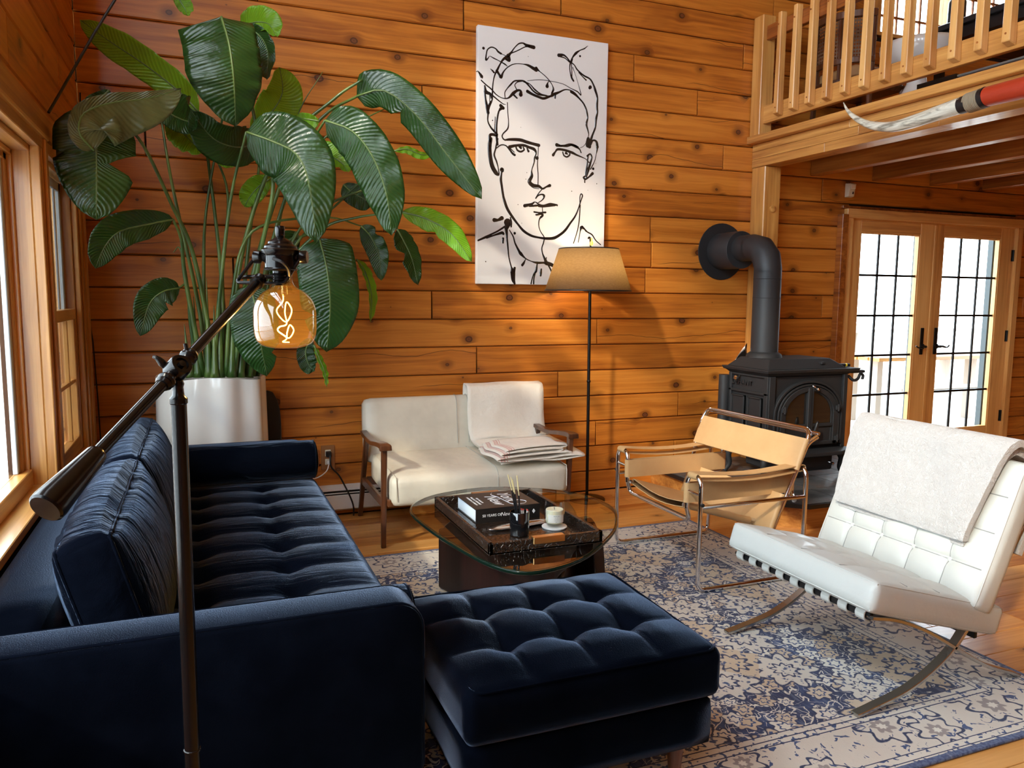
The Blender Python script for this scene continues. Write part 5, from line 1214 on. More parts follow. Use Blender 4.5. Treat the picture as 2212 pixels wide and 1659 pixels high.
k1 = thing('black_power_cord', 'black cord plugged into the outlet and dropping behind the settee leg', 'cord', (.73, WY - .03, .4)); box('plug', (.712, WY - .045, .385), (.745, WY - .012, .42), M_black, k1, bevel=.004)
tube('cable', catmull([(.735, WY - .045, .395), (.738, WY - .06, .33), (.785, WY - .06, .27), (.82, WY - .07, .20), (.85, WY - .09, .13), (.868, WY - .085, .07), (.87, WY - .08, .008)], 6), .005, M_black, k1, 8)
k2 = thing('white_power_cord', 'white cord from the lower outlet socket running behind the sofa arm', 'cord', (.72, WY - .03, .35)); box('plug', (.715, WY - .038, .34), (.74, WY - .013, .362), M_white, k2, bevel=.004)
tube('cable', catmull([(.728, WY - .036, .34), (.71, WY - .05, .30), (.66, WY - .05, .265), (.58, WY - .06, .24), (.50, WY - .06, .10)], 6), .0035, M_white, k2, 8)
tag(tube('corner_cable', [AY(px, py, WY - .012) for px, py in ((173, 200), (178, 520), (186, 620), (193, 690), (201, 740), (206, 800), (212, 870), (216, 930), (220, 980), (224, 1040))], .0035, M_black, None, 6), 'thin black cable running down the corner of the log walls', 'cable')
tag(tube('hanging_cable', [AX(105, 243, LX + .012), AY(150, 165, 4.05), AY(200, 78, 4.1), AY(248, 0, 4.16), AY(300, -90, 4.2), AY(420, -300, 4.3)], .006, M_black, None, 8), 'thin black cable slanting up from the window header across the plant', 'cable')
sp = thing('leaning_board', 'slim matt black board with rounded top leaning behind the white planter', 'board', (.35, 4.84, 0))
pts = [(.30, .02), (.44, .02), (.444, .62), (.438, .70), (.425, .76), (.40, .81), (.37, .822), (.30, .815)]
MB().prism([(x, 4.845, z) for x, z in pts], (0, .03, 0)).build('board', M_black, sp, bevel=.005, seg=2, fixn=True)

# ------------------------------------------------------------------ steer horns on the loft beam
hn = thing('steer_horns', 'mounted pale steer horns with red leather and rope wrapped centre on the loft beam', 'horns', (3.74, 3.2, 2.45))
n = NT('horn'); hv = n.noise(n.vm('MULTIPLY', n.obj(), (30, 4, 30)), 1.5, 4, .6, 1.0)
M_horn = n.done(n.pbr(n.ramp(hv, [(.35, (.28, .27, .22)), (.5, (.66, .65, .54)), (.7, (.82, .81, .70))]), .22, Coat_Weight=.5))
HX = 3.72
hp_ = [AX(px, py, HX) for px, py in ((1822, 222), (1832, 240), (1850, 256), (1880, 270), (1925, 274), (1975, 262), (2030, 243), (2080, 226))]
hr_ = [.003, .010, .016, .023, .030, .036, .040, .043]
cpts = catmull(hp_, 5); crr = []
for i in range(len(cpts)): f_ = i / (len(cpts) - 1) * (len(hr_) - 1); k = min(int(f_), len(hr_) - 2); crr.append(hr_[k] + (hr_[k + 1] - hr_[k]) * (f_ - k))
MB().tube(cpts, crr, 20).build('horn', M_horn, hn, smooth='auto')
q0, q1, q2, q3, q4 = (AX(px, py, HX) for px, py in ((2076, 228), (2092, 223), (2122, 213), (2132, 209), (2330, 160)))
MB().tube([q0, q1], .044, 22).build('black_band', M_black, hn, smooth='auto')
rp = []; nt = 9
for k in range(nt * 16 + 1): t = k / (nt * 16); c_ = q1.lerp(q2, t); d_ = (q2 - q1).normalized(); a_ = d_.cross(V((0, 0, 1))).normalized(); b_ = a_.cross(d_); rp.append(c_ + (a_ * cos(2 * pi * k / 16) + b_ * sin(2 * pi * k / 16)) * .048)
MB().tube(rp, .0042, 6).build('rope_wrap', plain('hemp_rope', (.30, .24, .16), .9), hn, smooth=True)
MB().tube([q2, q3], .052, 22).build('black_band', M_black, hn, smooth='auto'); MB().tube([q3, q3.lerp(q4, .3), q4], [.049, .051, .056], 24).build('red_leather_wrap', plain('red_leather', (.42, .040, .014), .4, 0, (60, .2, .004)), hn, smooth='auto')
r5 = q4 + (q4 - q3).normalized() * .2
MB().tube([q4, r5], .055, 22).build('black_band', M_black, hn, smooth='auto')
qm = q4; MB().tube([V((HX + .03, qm.y, qm.z)), V((BX0 + .005, qm.y, qm.z + .02))], .02, 10).build('wall_bracket', M_walnut, hn, smooth='auto'); qm = q3.lerp(q4, .4); MB().tube([V((HX + .03, qm.y, qm.z)), V((BX0 + .005, qm.y, qm.z + .02))], .02, 10).build('wall_bracket', M_walnut, hn, smooth='auto')

# ------------------------------------------------------------------ things on the loft
LZ = 2.593
cc_ = thing('cane_chair', 'dark wooden barrel chair with woven cane back and tan cushion on the loft', 'chair', (4.55, 4.45, LZ))
def barrel(r, a, z): return V((4.56 - r * cos(a), 4.61 - r * .98 * sin(a), z))
n = NT('woven_cane'); cvx, cvy, _ = n.sep(n.uv()); 
cu_ = n.m('FRACT', n.m('MULTIPLY', cvx, 34.0)); cv_ = n.m('FRACT', n.m('MULTIPLY', cvy, 11.0))
hole = n.m('LESS_THAN', n.m('ADD', n.m('POWER', n.m('SUBTRACT', cu_, .5), 2.0), n.m('POWER', n.m('SUBTRACT', cv_, .5), 2.0)), .085)
cb_ = n.pbr((.16, .09, .05), .6); M_cane = n.done(n.n('ShaderNodeMixShader', {0: hole, 1: cb_, 2: n.n('ShaderNodeBsdfTransparent').outputs[0]}).outputs[0])
A0, A1 = -.95, 1.15
m = MB(); m.grid(lambda u, v: barrel(.30, A0 + (A1 - A0) * u, LZ + .50 + .27 * v), 24, 4); m.build('cane_panel', M_cane, cc_, smooth=True, uv=[(i / 24, j / 4) for i in range(25) for j in range(5)])
def rail_(name, z, r0, h, t): 
    MB().rings([[barrel(r0 + a, A0 - .06 + (A1 - A0 + .12) * k / 24, z + b) for a, b in ((-t, -h), (t, -h), (t, h), (-t, h))] for k in range(25)]).build(name, M_walnut, cc_, bevel=.004, fixn=True)
rail_('top_rail', LZ + .79, .305, .025, .018); rail_('lower_rail', LZ + .48, .30, .020, .014); rail_('seat_rail', LZ + .33, .29, .03, .02)
for a in (A0 - .03, -.3, .42, A1 + .03): tube('back_post', [barrel(.29, a, LZ + .33), barrel(.302, a, LZ + .80)], .014, M_walnut, cc_, 8)
for a in (A0, A1): tube('leg', [barrel(.28, a, LZ + .34), barrel(.30, a, LZ)], .02, M_walnut, cc_, 8)
for dx, dy in ((.22, -.2), (.22, .2)): tube('leg', [(4.56 + dx, 4.58 + dy, LZ + .34), (4.56 + dx, 4.58 + dy, LZ)], .02, M_walnut, cc_, 8)
box('seat_frame', (4.32, 4.36, LZ + .30), (4.80, 4.82, LZ + .35), M_walnut, cc_, bevel=.02); softbox('cushion', plain('tan_cushion', (.42, .22, .09), .7), cc_, (4.56, 4.59, LZ + .40), (.50, .46, .10), .035, .012, (8, 8, 4))
tc = thing('pedestal_chair', 'glossy white shell chair on a trumpet pedestal on the loft', 'chair', (4.62, 4.02, LZ))
tb_ = V((4.58, 4.08, LZ)); M_gw = plain('glossy_white', (.84, .83, .80), .12, 0, None, Coat_Weight=.6)
MB().lathe([(0, 0), (.19, 0), (.192, .006), (.165, .05), (.135, .12), (.10, .19), (.065, .26), (.055, .32), (.07, .34), (0, .345)], tb_, 32).build('pedestal', M_gw, tc, smooth='auto')
MB().grid(lambda u, v: tb_ + V(((.05 + .18 * sin(pi / 2 * v)) * cos(2 * pi * u) , (.05 + .20 * sin(pi / 2 * v)) * sin(2 * pi * u), .33 + (.02 + .17 * v ** 2.2))), 36, 12).build('shell', M_gw, tc, smooth=True, solid=.008)
dk = thing('black_desk', 'black topped desk near the loft window', 'desk', (5.4, 3.9, LZ))
box('desk_top', (4.95, 3.15, LZ + .70), (6.0, 4.35, LZ + .74), plain('black_desk_top', (.02, .025, .03), .15), dk, bevel=.004); box('apron', (4.99, 3.2, LZ + .62), (5.96, 4.3, LZ + .70), M_black, dk)
for x in (5.0, 5.9):
    for y in (3.2, 4.26): box('leg', (x, y, LZ), (x + .05, y + .05, LZ + .63), M_black, dk)
pf = thing('glass_side_table', 'low pale blue glass shelf table beside the pedestal chair on the loft', 'table', (4.7, 3.3, LZ))
box('glass_shelf', (4.15, 2.85, LZ + .10), (4.62, 3.42, LZ + .112), plain('pale_blue_glass', (.45, .62, .75), .08), pf, bevel=.003); box('black_shelf', (4.18, 3.45, LZ + .10), (4.62, 3.72, LZ + .13), M_black, pf)
for x in (4.2, 4.56):
    for y in (2.9, 3.35, 3.5, 3.68): box('leg', (x, y, LZ), (x + .02, y + .02, LZ + .10), M_black, pf)
ln = thing('dark_bottle_vase', 'tall dark bottle vase standing on the desk by the loft window', 'vase', (5.35, 4.2, LZ + .74))
lb = AX(1983, 95, 5.15); MB().lathe([(0, 0), (.055, 0), (.06, .01), (.06, .19), (.05, .22), (.025, .245), (.018, .27), (.026, .285), (.03, .32), (.02, .35), (0, .36)], (5.15, lb.y if lb.y < 4.32 else 4.28, LZ + .741), 20).build('bottle', plain('dark_glaze', (.02, .03, .035), .2), ln, smooth='auto')
# ------------------------------------------------------------------ canvas portrait
PY = WY - .042
pa = thing('canvas_portrait', 'large white canvas with a black dripped line portrait of a man on the log wall', 'painting', (2.17, WY, 2.3))
c00, c10, c11, c01 = AY(1030, 54, PY), AY(1314, 92, PY), AY(1303.5, 620, PY), AY(1032, 613, PY)
X0p, X1p = (c00.x + c01.x) / 2, (c10.x + c11.x) / 2; Z1p = (c00.z + c10.z) / 2; Z0p = c01.z
n = NT('canvas'); M_canvas = n.done(n.pbr(n.mix(n.noise(n.obj(), 3, 3), (.74, .74, .73), (.80, .79, .78)), .8, normal=n.bump(n.noise(n.obj(), 500, 1), .15, .002)))
box('stretched_canvas', (X0p, PY, Z0p), (X1p, WY - .004, Z1p), M_canvas, pa, bevel=.004, seg=2)
M_paint = plain('black_enamel_paint', (.010, .009, .010), .18, 0, None, Coat_Weight=.5)
def A_(x, y): return AY(1000 + x / 5.529, 30 + y / 5.529, PY)
def B_(x, y): return AY(1000 + x / 4.879, 300 + y / 4.879, PY)
SA = [  # x, y, width (zoomed px)
 [(845,400,34),(760,375,26),(720,350,14),(670,355,12),(620,400,10),(580,455,14),(540,500,30),(480,545,20),(445,600,14),(415,660,20),(385,720,14),(365,790,10),(355,880,12),(350,980,18),(340,1040,20),(305,1120,28),(300,1200,16),(298,1280,12),(330,1350,16),(380,1410,20),(408,1440,20)],
 [(575,470,12),(650,440,10),(740,395,10),(800,385,22)],[(540,500,36),(555,560,22),(500,530,20)],
 [(455,475,18),(420,450,18),(390,415,12),(340,398,12),(295,425,12),(280,480,12),(275,550,18),(300,530,10),(320,505,4),(370,530,12),(430,560,8),(500,600,14),(530,625,6)],[(455,475,6),(520,505,6)],[(245,410,26),(246,414,20)],
 [(330,658,6),(355,680,16),(370,700,16)],[(160,690,6),(180,685,8),(205,720,24),(225,750,30),(230,762,14)],
 [(405,680,26),(430,720,22),(455,755,30),(480,700,14),(520,650,10),(580,610,10),(640,595,8),(720,600,8),(780,615,22),(840,650,30),(875,670,34)],[(875,650,30),(920,690,8),(980,740,8),(1035,800,8),(1070,860,8),(1080,905,22),(1060,950,16)],
 [(220,795,12),(280,850,12),(340,900,14),(400,965,10),(470,1005,8),(540,1005,14),(600,950,30),(650,915,22),(690,920,20),(690,965,38)],[(350,970,14),(420,1030,12),(480,1075,8),(510,1082,4)],[(600,960,20),(645,1005,14)],
 [(505,1010,8),(500,940,8),(530,890,10),(570,845,16),(610,805,14),(650,797,14),(730,805,18),(790,860,16),(840,920,16),(900,960,18),(970,975,12),(1040,985,18),(1090,960,30),(1150,935,18),(1220,905,12),(1290,915,10),(1340,950,14),(1390,1010,16),(1440,1070,16),(1475,1150,18),(1490,1240,16),(1475,1320,22),(1495,1400,14),(1500,1450,8),(1475,1530,5),(1440,1580,5),(1400,1600,5)],
 [(770,925,30),(830,960,24),(900,990,24),(965,1010,24),(1040,985,20)],[(770,800,4),(850,790,6),(930,787,6),(1030,800,6),(1110,815,6),(1200,840,6),(1290,890,6),(1370,930,12),(1410,970,10),(1380,850,3),(1340,720,3),(1310,640,8)],[(730,810,16),(800,840,8),(860,905,16),(930,955,10),(1000,975,10)],[(1100,960,24),(1100,1005,16)],
 [(640,900,10),(620,850,8),(650,815,10),(700,805,10)],[(1005,865,34),(1015,820,8),(1035,803,6)],[(1080,905,8),(1050,975,10)],
 [(1145,495,34),(1200,490,18),(1240,520,14),(1280,570,14),(1330,610,10),(1360,660,14),(1400,700,14),(1450,740,16),(1520,780,16),(1560,850,18),(1580,910,26),(1605,1000,20),(1600,1100,26),(1605,1180,20),(1590,1260,24),(1580,1360,18),(1550,1440,20),(1525,1510,26),(1490,1570,44)],[(1160,510,12),(1220,530,10),(1285,590,8)],
 [(1490,383,4),(1450,415,12),(1400,435,10),(1350,470,24),(1310,520,14),(1285,580,14),(1275,640,10),(1285,720,10),(1300,765,20),(1320,800,18)],[(1310,540,8),(1295,600,10),(1300,680,8),(1300,765,14)],[(1398,505,20),(1399,507,14)],[(1385,700,12),(1430,750,10),(1470,790,14)],[(1520,875,34),(1512,885,26)],[(1290,930,24),(1340,965,20),(1400,1020,12)],
 [(260,860,16),(275,930,34),(330,960,24),(345,1010,22)],[(260,920,20),(270,1020,20),(285,1100,30),(300,1180,30)],[(320,970,8),(320,1060,8),(310,1110,20)],
 [(450,1095,30),(480,1125,30)],[(465,1120,34),(430,1160,16),(410,1250,18),(400,1340,20),(400,1440,24),(412,1560,22)],[(385,1230,6),(380,1320,6),(375,1390,8)],
 [(530,1060,8),(535,1180,8),(545,1290,8),(535,1370,14),(480,1430,12),(470,1470,12),(500,1505,14),(560,1500,24),(680,1505,30),(760,1530,30),(830,1550,26),(905,1570,30)],
 [(405,1455,24),(350,1440,26),(320,1460,26),(325,1560,30),(318,1640,30)],
 [(1120,1565,34),(1170,1575,18),(1240,1575,26),(1310,1565,16),(1370,1595,24)],
 [(1525,1590,10),(1530,1530,12),(1560,1505,10),(1600,1525,14),(1610,1590,22)],
]
SB_ = [
 [(290,0,34),(280,90,34),(290,200,34),(310,290,36),(350,360,34),(380,375,12),(370,300,8),(355,240,14),(330,170,16),(345,100,12),(365,0,16)],[(350,100,8),(400,65,10),(450,70,10),(490,110,16),(520,150,18),(545,170,20)],
 [(490,85,26),(560,70,20),(640,68,22),(700,90,22),(750,110,26),(770,145,16),(755,200,14),(750,250,10),(725,330,8),(725,390,28),(705,450,26),(740,490,30),(800,500,24),(840,525,16),(880,505,14),(915,492,26)],
 [(560,90,14),(575,120,16),(610,135,16),(645,115,14),(635,90,12)],[(600,80,26),(610,95,20)],[(500,100,8),(540,140,8)],[(670,85,8),(690,130,20)],[(795,85,6),(790,180,6),(785,280,8),(792,380,8),(790,490,8)],[(780,202,30),(778,204,24)],[(725,390,8),(690,430,6),(690,470,6),(740,515,6),(800,525,6)],
 [(840,525,8),(800,570,8),(765,630,10),(790,600,10),(830,585,12),(855,600,22),(840,640,10),(790,675,6)],
 [(650,705,28),(720,690,22),(760,665,8),(800,690,14),(850,705,18),(920,690,24),(990,700,18)],[(700,710,12),(780,705,20),(850,715,12),(990,700,12)],[(835,715,6),(840,770,8)],[(750,770,14),(810,778,12),(870,775,16)],[(770,800,14),(830,795,22),(835,810,24),(805,850,10),(800,920,8),(820,980,8),(855,1035,10),(850,1090,10),(832,1150,10),(840,1210,12),(865,1270,22),(880,1310,34)],
 [(410,325,36),(412,335,30)],[(410,335,14),(400,420,22),(410,500,20),(425,600,20),(440,660,24),(470,740,24),(520,820,22),(580,900,18),(640,970,22),(720,1020,20),(800,1040,16),(880,1050,22),(960,1045,26),(1030,1005,22),(1080,960,22),(1130,890,18),(1180,820,16),(1215,740,12),(1240,660,10),(1260,600,12),(1245,580,10),(1232,620,8),(1235,720,8)],
 [(1235,700,10),(1230,800,10),(1220,900,10),(1200,990,8),(1165,1100,8)],[(1245,935,26),(1235,980,8),(1215,1090,6)],[(1255,930,26),(1310,980,12),(1360,1010,12),(1400,1070,10),(1450,1115,8)],
 [(330,855,34),(370,855,20),(410,835,34)],[(470,880,64),(470,900,56),(460,950,24)],[(500,830,12),(510,880,16),(508,925,14)],[(160,1070,14),(240,1035,20),(310,1000,14),(370,970,14),(440,925,16)],[(250,1045,12),(330,1015,14),(410,990,24),(425,1000,22)],[(422,1050,20),(422,1095,14)],[(455,940,30),(465,1050,16),(475,1150,14),(485,1250,10),(510,1350,12),(525,1400,44),(530,1480,36),(545,1525,18)],[(545,1360,20),(535,1420,24)],
 [(490,960,8),(530,1030,12),(550,1100,14),(590,1180,20),(610,1210,28),(660,1260,10),(720,1290,8),(780,1305,20),(850,1305,16),(880,1310,34),(940,1330,30),(970,1360,14)],[(545,995,22),(546,997,16)],[(660,1270,6),(640,1310,20),(625,1330,22)],[(785,1305,10),(770,1390,24),(740,1440,10),(718,1525,12)],[(770,1390,10),(750,1460,12),(745,1525,14)],[(825,1375,16),(820,1410,24),(818,1440,18)],[(900,1330,14),(930,1390,14),(945,1440,10)],[(880,1250,8),(870,1300,10)],
 [(990,65,26),(1050,75,14),(1130,60,20),(1190,80,24),(1230,110,12),(1245,145,10)],[(950,170,24),(975,135,14),(1000,110,20),(1070,118,20),(1150,145,22),(1200,170,16),(1290,210,6),(1330,250,10)],[(1052,140,12),(1065,175,14),(1095,190,14),(1125,170,14),(1125,145,10)],[(1085,150,22),(1100,160,14)],
 [(1320,0,30),(1310,60,30),(1335,85,26)],[(1350,60,10),(1370,20,12),(1400,25,16),(1415,90,22),(1405,160,6),(1385,240,6),(1345,320,10)],[(1310,180,16),(1340,160,14),(1358,190,14),(1345,250,18),(1320,330,24),(1300,400,14)],[(1320,180,10),(1310,260,14),(1300,330,20),(1290,390,14),(1270,405,14),(1290,425,16),(1330,400,14),(1365,365,26)],[(1285,420,12),(1284,460,10)],[(1372,315,22),(1374,317,16)],
]
def stroke(pts, F, s):
    ps = [(F(x, y), wd / s / 2) for x, y, wd in pts]; P = [p for p, _ in ps]
    if len(P) == 2: C = [P[0].lerp(P[1], t / 4) for t in range(5)]
    else: C = catmull(P, 5)
    nW = len(C); rings = []; m = MB()
    for i, q in enumerate(C):
        t = i / (nW - 1) * (len(ps) - 1); k = min(int(t), len(ps) - 2); wd = ps[k][1] + (ps[k + 1][1] - ps[k][1]) * (t - k)
        a = C[max(i - 1, 0)]; b = C[min(i + 1, nW - 1)]; d = b - a; d.y = 0
        if d.length < 1e-6: d = V((1, 0, 0))
        d.normalize(); nn = V((-d.z, 0, d.x)); hw = wd * .0040
        rings.append([q + nn * hw, q + nn * hw * .6 - V((0, .0022, 0)), q - nn * hw * .6 - V((0, .0022, 0)), q - nn * hw])
    m.rings(rings, True, True)
    for q, wd in ((C[0], ps[0][1]), (C[-1], ps[-1][1])):
        hw = wd * .0040; m.add([q + V((hw * cos(2 * pi * k / 10), -.001, hw * sin(2 * pi * k / 10))) for k in range(10)], [tuple(range(10))])
    return m
for sset, F, s in ((SA, A_, 5.529), (SB_, B_, 4.879)):
    for st_ in sset: stroke(st_, F, s).build('paint_stroke', M_paint, pa, smooth=False)
m = MB()
random.seed(8)
for px, py in ((1141, 122), (1064, 260), (1125, 275), (1235, 413), (1270, 411), (1127, 482), (1049, 565), (1287, 353), (1289, 397), (1136, 387), (1138, 373), (1119, 442)):
    q = AY(px, py, PY - .0012); r = random.uniform(.0016, .004); m.add([q + V((r * cos(2 * pi * k / 8), 0, r * sin(2 * pi * k / 8))) for k in range(8)], [tuple(range(8))])
m.build('paint_spatter', M_paint, pa)['kind'] = 'stuff'

# ------------------------------------------------------------------ planter and bird-of-paradise plant
PC = V((.052, 4.60, 0))
pp_ = thing('potted_plant', 'tall broad leaved bird of paradise plant in a white pleated ceramic planter', 'plant', PC)
M_pot = plain('glossy_white_ceramic', (.80, .79, .76), .12, 0, None, Coat_Weight=.6)
def potr(a, z):
    f_ = max(0, cos(a + .75)) if True else 0
    pleat = .014 * sin(a * 9 + .8) * max(0, min(1, (cos(a - (-.75)) - .35) * 2.2)); return (.272 + .018 * (1 - z / .95) + pleat)
rings = []
for z in [0, .02, .3, .6, .8, .90, .945]:
    rings.append([PC + V((potr(2 * pi * k / 96, z) * 1.03 * cos(2 * pi * k / 96), potr(2 * pi * k / 96, z) * .93 * sin(2 * pi * k / 96), z + (.012 * sin(2 * pi * k / 96 * 3) if z > .93 else 0))) for k in range(96)])
rings += [[PC + (p - PC) * 1 - V(((p - PC).x * .05, (p - PC).y * .05, 0)) for p in rings[-1]], [PC + V(((p - PC).x * .94, (p - PC).y * .94, .84)) for p in rings[-1]]]
MB().rings(rings, True, True).build('planter', M_pot, pp_, smooth='auto')
MB().lathe([(0, 0), (.235, 0), (.235, .01), (0, .02)], PC + V((0, 0, .835)), 28).build('soil', plain('potting_soil', (.03, .018, .01), .95, 0, (60, .8, .02)), pp_)

def leafmat(name, base, trans, tw=.35, rough=.30):
    n = NT(name); u, v, _ = n.sep(n.uv()); av = n.m('ABSOLUTE', n.m('SUBTRACT', v, .5))
    ph = n.m('SUBTRACT', n.m('MULTIPLY', u, 30.0), n.m('ADD', n.m('MULTIPLY', av, 8.0), n.m('MULTIPLY', n.noise(n.obj(), 3.0, 2), 3.0))); vein = n.m('SINE', n.m('MULTIPLY', ph, 6.2832))
    nz = n.noise(n.obj(), 6, 3); r = n.rnd()
    c1 = n.mix(n.ss(nz, .35, .7), base, tuple(c * 1.5 for c in base)); c1 = n.mix(n.ss(vein, .75, 1.0, 0, .16), c1, tuple(c * 2.2 for c in base))
    mid = n.ss(av, .022, .010); c1 = n.mix(mid, c1, (.12, .18, .045))
    nm = n.bump(n.m('ADD', n.m('MULTIPLY', vein, .17), n.noise(n.obj(), 22, 3)), .55, .010)
    b = n.pbr(c1, rough, normal=nm, Coat_Weight=.25, Coat_Roughness=.2)
    t = n.n('ShaderNodeBsdfTranslucent', {0: n.mix(n.ss(vein, .6, 1), trans, tuple(c * .75 for c in trans)), 1: nm}).outputs[0]
    return n.done(n.n('ShaderNodeMixShader', {0: tw, 1: b, 2: t}).outputs[0])
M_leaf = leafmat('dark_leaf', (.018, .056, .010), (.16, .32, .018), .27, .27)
M_leafb = leafmat('sunlit_leaf', (.14, .33, .02), (.70, .95, .05), .55)  # lit copy of the leaf: sunlight through the blade put into paler colours
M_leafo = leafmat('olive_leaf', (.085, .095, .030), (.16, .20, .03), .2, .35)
n = NT('plant_stem'); sx_, sy__, sz_ = n.sep(n.obj()); M_stemg = n.done(n.pbr(n.mix(n.ss(n.noise(n.comb(sx_, sy__, n.m('MULTIPLY', sz_, .4)), 9, 3), .35, .7), (.030, .075, .012), (.14, .21, .045)), .4, Coat_Weight=.2))
M_rib = plain('leaf_midrib', (.13, .20, .05), .4)
def leaf(pts, wa, wb, mat=None, twist=0.0, fold=.18, curl=0.0, tears=(), tip=.55, base=.45, n=26, m_=7, ripple=.006):
    mat = mat or M_leaf
    P = [AY(*p) for p in pts]; C = catmull(P, max(4, n // (len(P) - 1))); N = len(C); rows = []; uv = []
    for i, q in enumerate(C):
        t = i / (N - 1); T = (C[min(i + 1, N - 1)] - C[max(i - 1, 0)]).normalized(); Vw = (q - EYE).normalized()
        S = Vw.cross(T).normalized(); Nn = T.cross(S).normalized()
        if Nn.dot(Vw) > 0: Nn = -Nn
        tw = twist if not isinstance(twist, (tuple, list)) else twist[0] + (twist[1] - twist[0]) * t
        S2 = S * cos(tw) + Nn * sin(tw); N2 = Nn * cos(tw) - S * sin(tw)
        e = min(1, (t / base)) ; w0 = sin(pi / 2 * e) ** .55 * (1 if t < tip else cos(pi / 2 * (t - tip) / (1 - tip)) ** .62); row = []
        for j in range(-m_, m_ + 1):
            s = j / m_; side = 1 if s > 0 else -1; W_ = (wa if s > 0 else wb) * w0
            for (tt, sd, wd, dp) in tears:
                if sd == side: W_ *= 1 - dp * max(0, 1 - abs(t - tt) / wd) ** .7
            d = abs(s) * W_
            if curl: R_ = 1 / abs(curl); lat = R_ * sin(d / R_); ht = R_ * (1 - cos(d / R_)) * (1 if curl > 0 else -1)
            else: lat, ht = d, 0
            rip = ripple * abs(s) * sin(t * 34 + side * 1.3 + len(pts)) + ripple * .5 * abs(s) * sin(t * 71)
            row.append(q + S2 * (lat * side) + N2 * (ht + fold * d + rip)); uv.append((t, .5 + s * .5))
        rows.append(row)
    mb = MB(); mb.rings(rows, False, False); o = mb.build('leaf', mat, pp_, smooth=True, uv=uv, solid=.0012)
    MB().tube([C[i] + (EYE - C[i]).normalized() * .002 for i in range(0, N, 2)], [max(.0012, .0055 * (1 - i / N)) for i in range(0, N, 2)], 6).build('midrib', M_rib, o, smooth=True)
    return C[0]
def stem(pts, r0, r1, mat=None):
    P = catmull([AY(*p) for p in pts], 7); N = len(P)
    r0 = r0 * 1.25
    MB().tube(P, [r0 + (r1 - r0) * (i / (N - 1)) ** .6 for i in range(N)], 9).build('stem', mat or M_stemg, pp_, smooth=True)
PYc = 4.6
L = leaf
# back row
L([(430,243,4.5),(385,196,4.52),(310,138,4.5),(235,88,4.42),(172,42,4.3)], .085, .075, M_leafb, twist=.25, fold=.12, tip=.6, base=.35)
L([(545,288,4.55),(585,245,4.58),(610,200,4.55),(604,145,4.45)], .115, .105, M_leafb, twist=-.2, fold=.1, curl=2)
L([(560,300,4.5),(520,318,4.4),(462,300,4.3),(412,238,4.2)], .12, .10, M_leaf, twist=.3, fold=.2)
L([(345,232,4.45),(375,250,4.4),(405,262,4.3),(430,258,4.2)], .07, .12, M_leaf, twist=.2)
L([(366,262,4.55),(392,285,4.5),(418,310,4.45),(440,332,4.4)], .085, .06, M_leafb, twist=.3, ripple=.012)
L([(448,300,4.6),(470,325,4.6),(492,345,4.55),(512,352,4.5)], .05, .05, M_leafb)
L([(585,385,4.6),(560,402,4.6),(540,425,4.6),(528,447,4.6)], .065, .06, M_leafb, ripple=.012)
L([(780,488,4.45),(800,510,4.45),(818,550,4.45),(824,606,4.45)], .065, .06, M_leaf, tears=((.35, -1, .08, .5),))
L([(858,495,4.4),(872,520,4.4),(890,560,4.4),(903,616,4.4)], .07, .055, M_leaf, twist=.4, tears=((.55, 1, .1, .6),))
L([(742,398,4.6),(760,415,4.6),(790,432,4.6),(806,440,4.6)], .07, .06, M_leaf)
L([(770,560,4.5),(790,590,4.5),(803,640,4.5),(800,695,4.5)], .022, .035, M_leafb, twist=.5)
L([(672,730,4.4),(660,760,4.4),(668,790,4.4),(680,800,4.4)], .05, .05, M_leaf, ripple=.012)
L([(678,745,4.35),(690,775,4.35),(702,805,4.35),(706,836,4.35)], .018, .018, M_leafb, twist=.5)
L([(640,500,4.6),(625,530,4.6),(612,580,4.6),(600,625,4.6)], .09, .06, M_leaf)
# top cluster
L([(520,62,4.3),(555,72,4.28),(578,110,4.22),(576,172,4.15)], .10, .045, M_leaf, twist=-.3, fold=.15)
L([(520,60,4.35),(550,48,4.3),(580,52,4.25),(598,80,4.2)], .05, .075, M_leafb, twist=.2)
L([(380,-20,4.3),(388,0,4.3),(400,20,4.3),(404,34,4.28)], .03, .045, M_leafb)
L([(478,36,4.05),(494,90,3.98),(503,150,3.95),(507,205,3.97),(509,272,4.05)], .205, .135, M_leaf, twist=.15, fold=-.06, curl=-1.5, base=.04, tip=.5, ripple=.010)
# left cluster
L([(212,232,3.8),(208,300,3.78),(209,360,3.76),(208,475,3.76)], .160, .150, M_leaf, fold=-.1, base=.3, tip=.62, tears=((.62, -1, .10, .72), (.55, 1, .05, .3)))
L([(160,275,3.85),(152,310,3.8),(152,350,3.8),(162,395,3.8)], .05, .08, M_leafo)
L([(203,325,3.72),(171,286,3.68),(182,244,3.68),(240,222,3.72),(320,212,3.76),(391,192,3.8)], .165, .040, M_leafo, twist=(-.2, .3), fold=.12, curl=-2.0, base=.12, tip=.45, ripple=.006, n=36)
L([(236,195,3.85),(218,212,3.85),(196,225,3.85),(170,262,3.85)], .03, .06, M_leaf)
L([(374,474,4.2),(322,484,4.15),(258,500,4.1),(225,535,4.1),(206,580,4.1)], .085, .075, M_leaf, twist=.2, fold=.15, base=.5)
L([(388,622,4.35),(352,630,4.3),(322,658,4.3),(303,726,4.3)], .075, .085, M_leaf, twist=.1, fold=.15, tears=((.42, -1, .07, .4),))
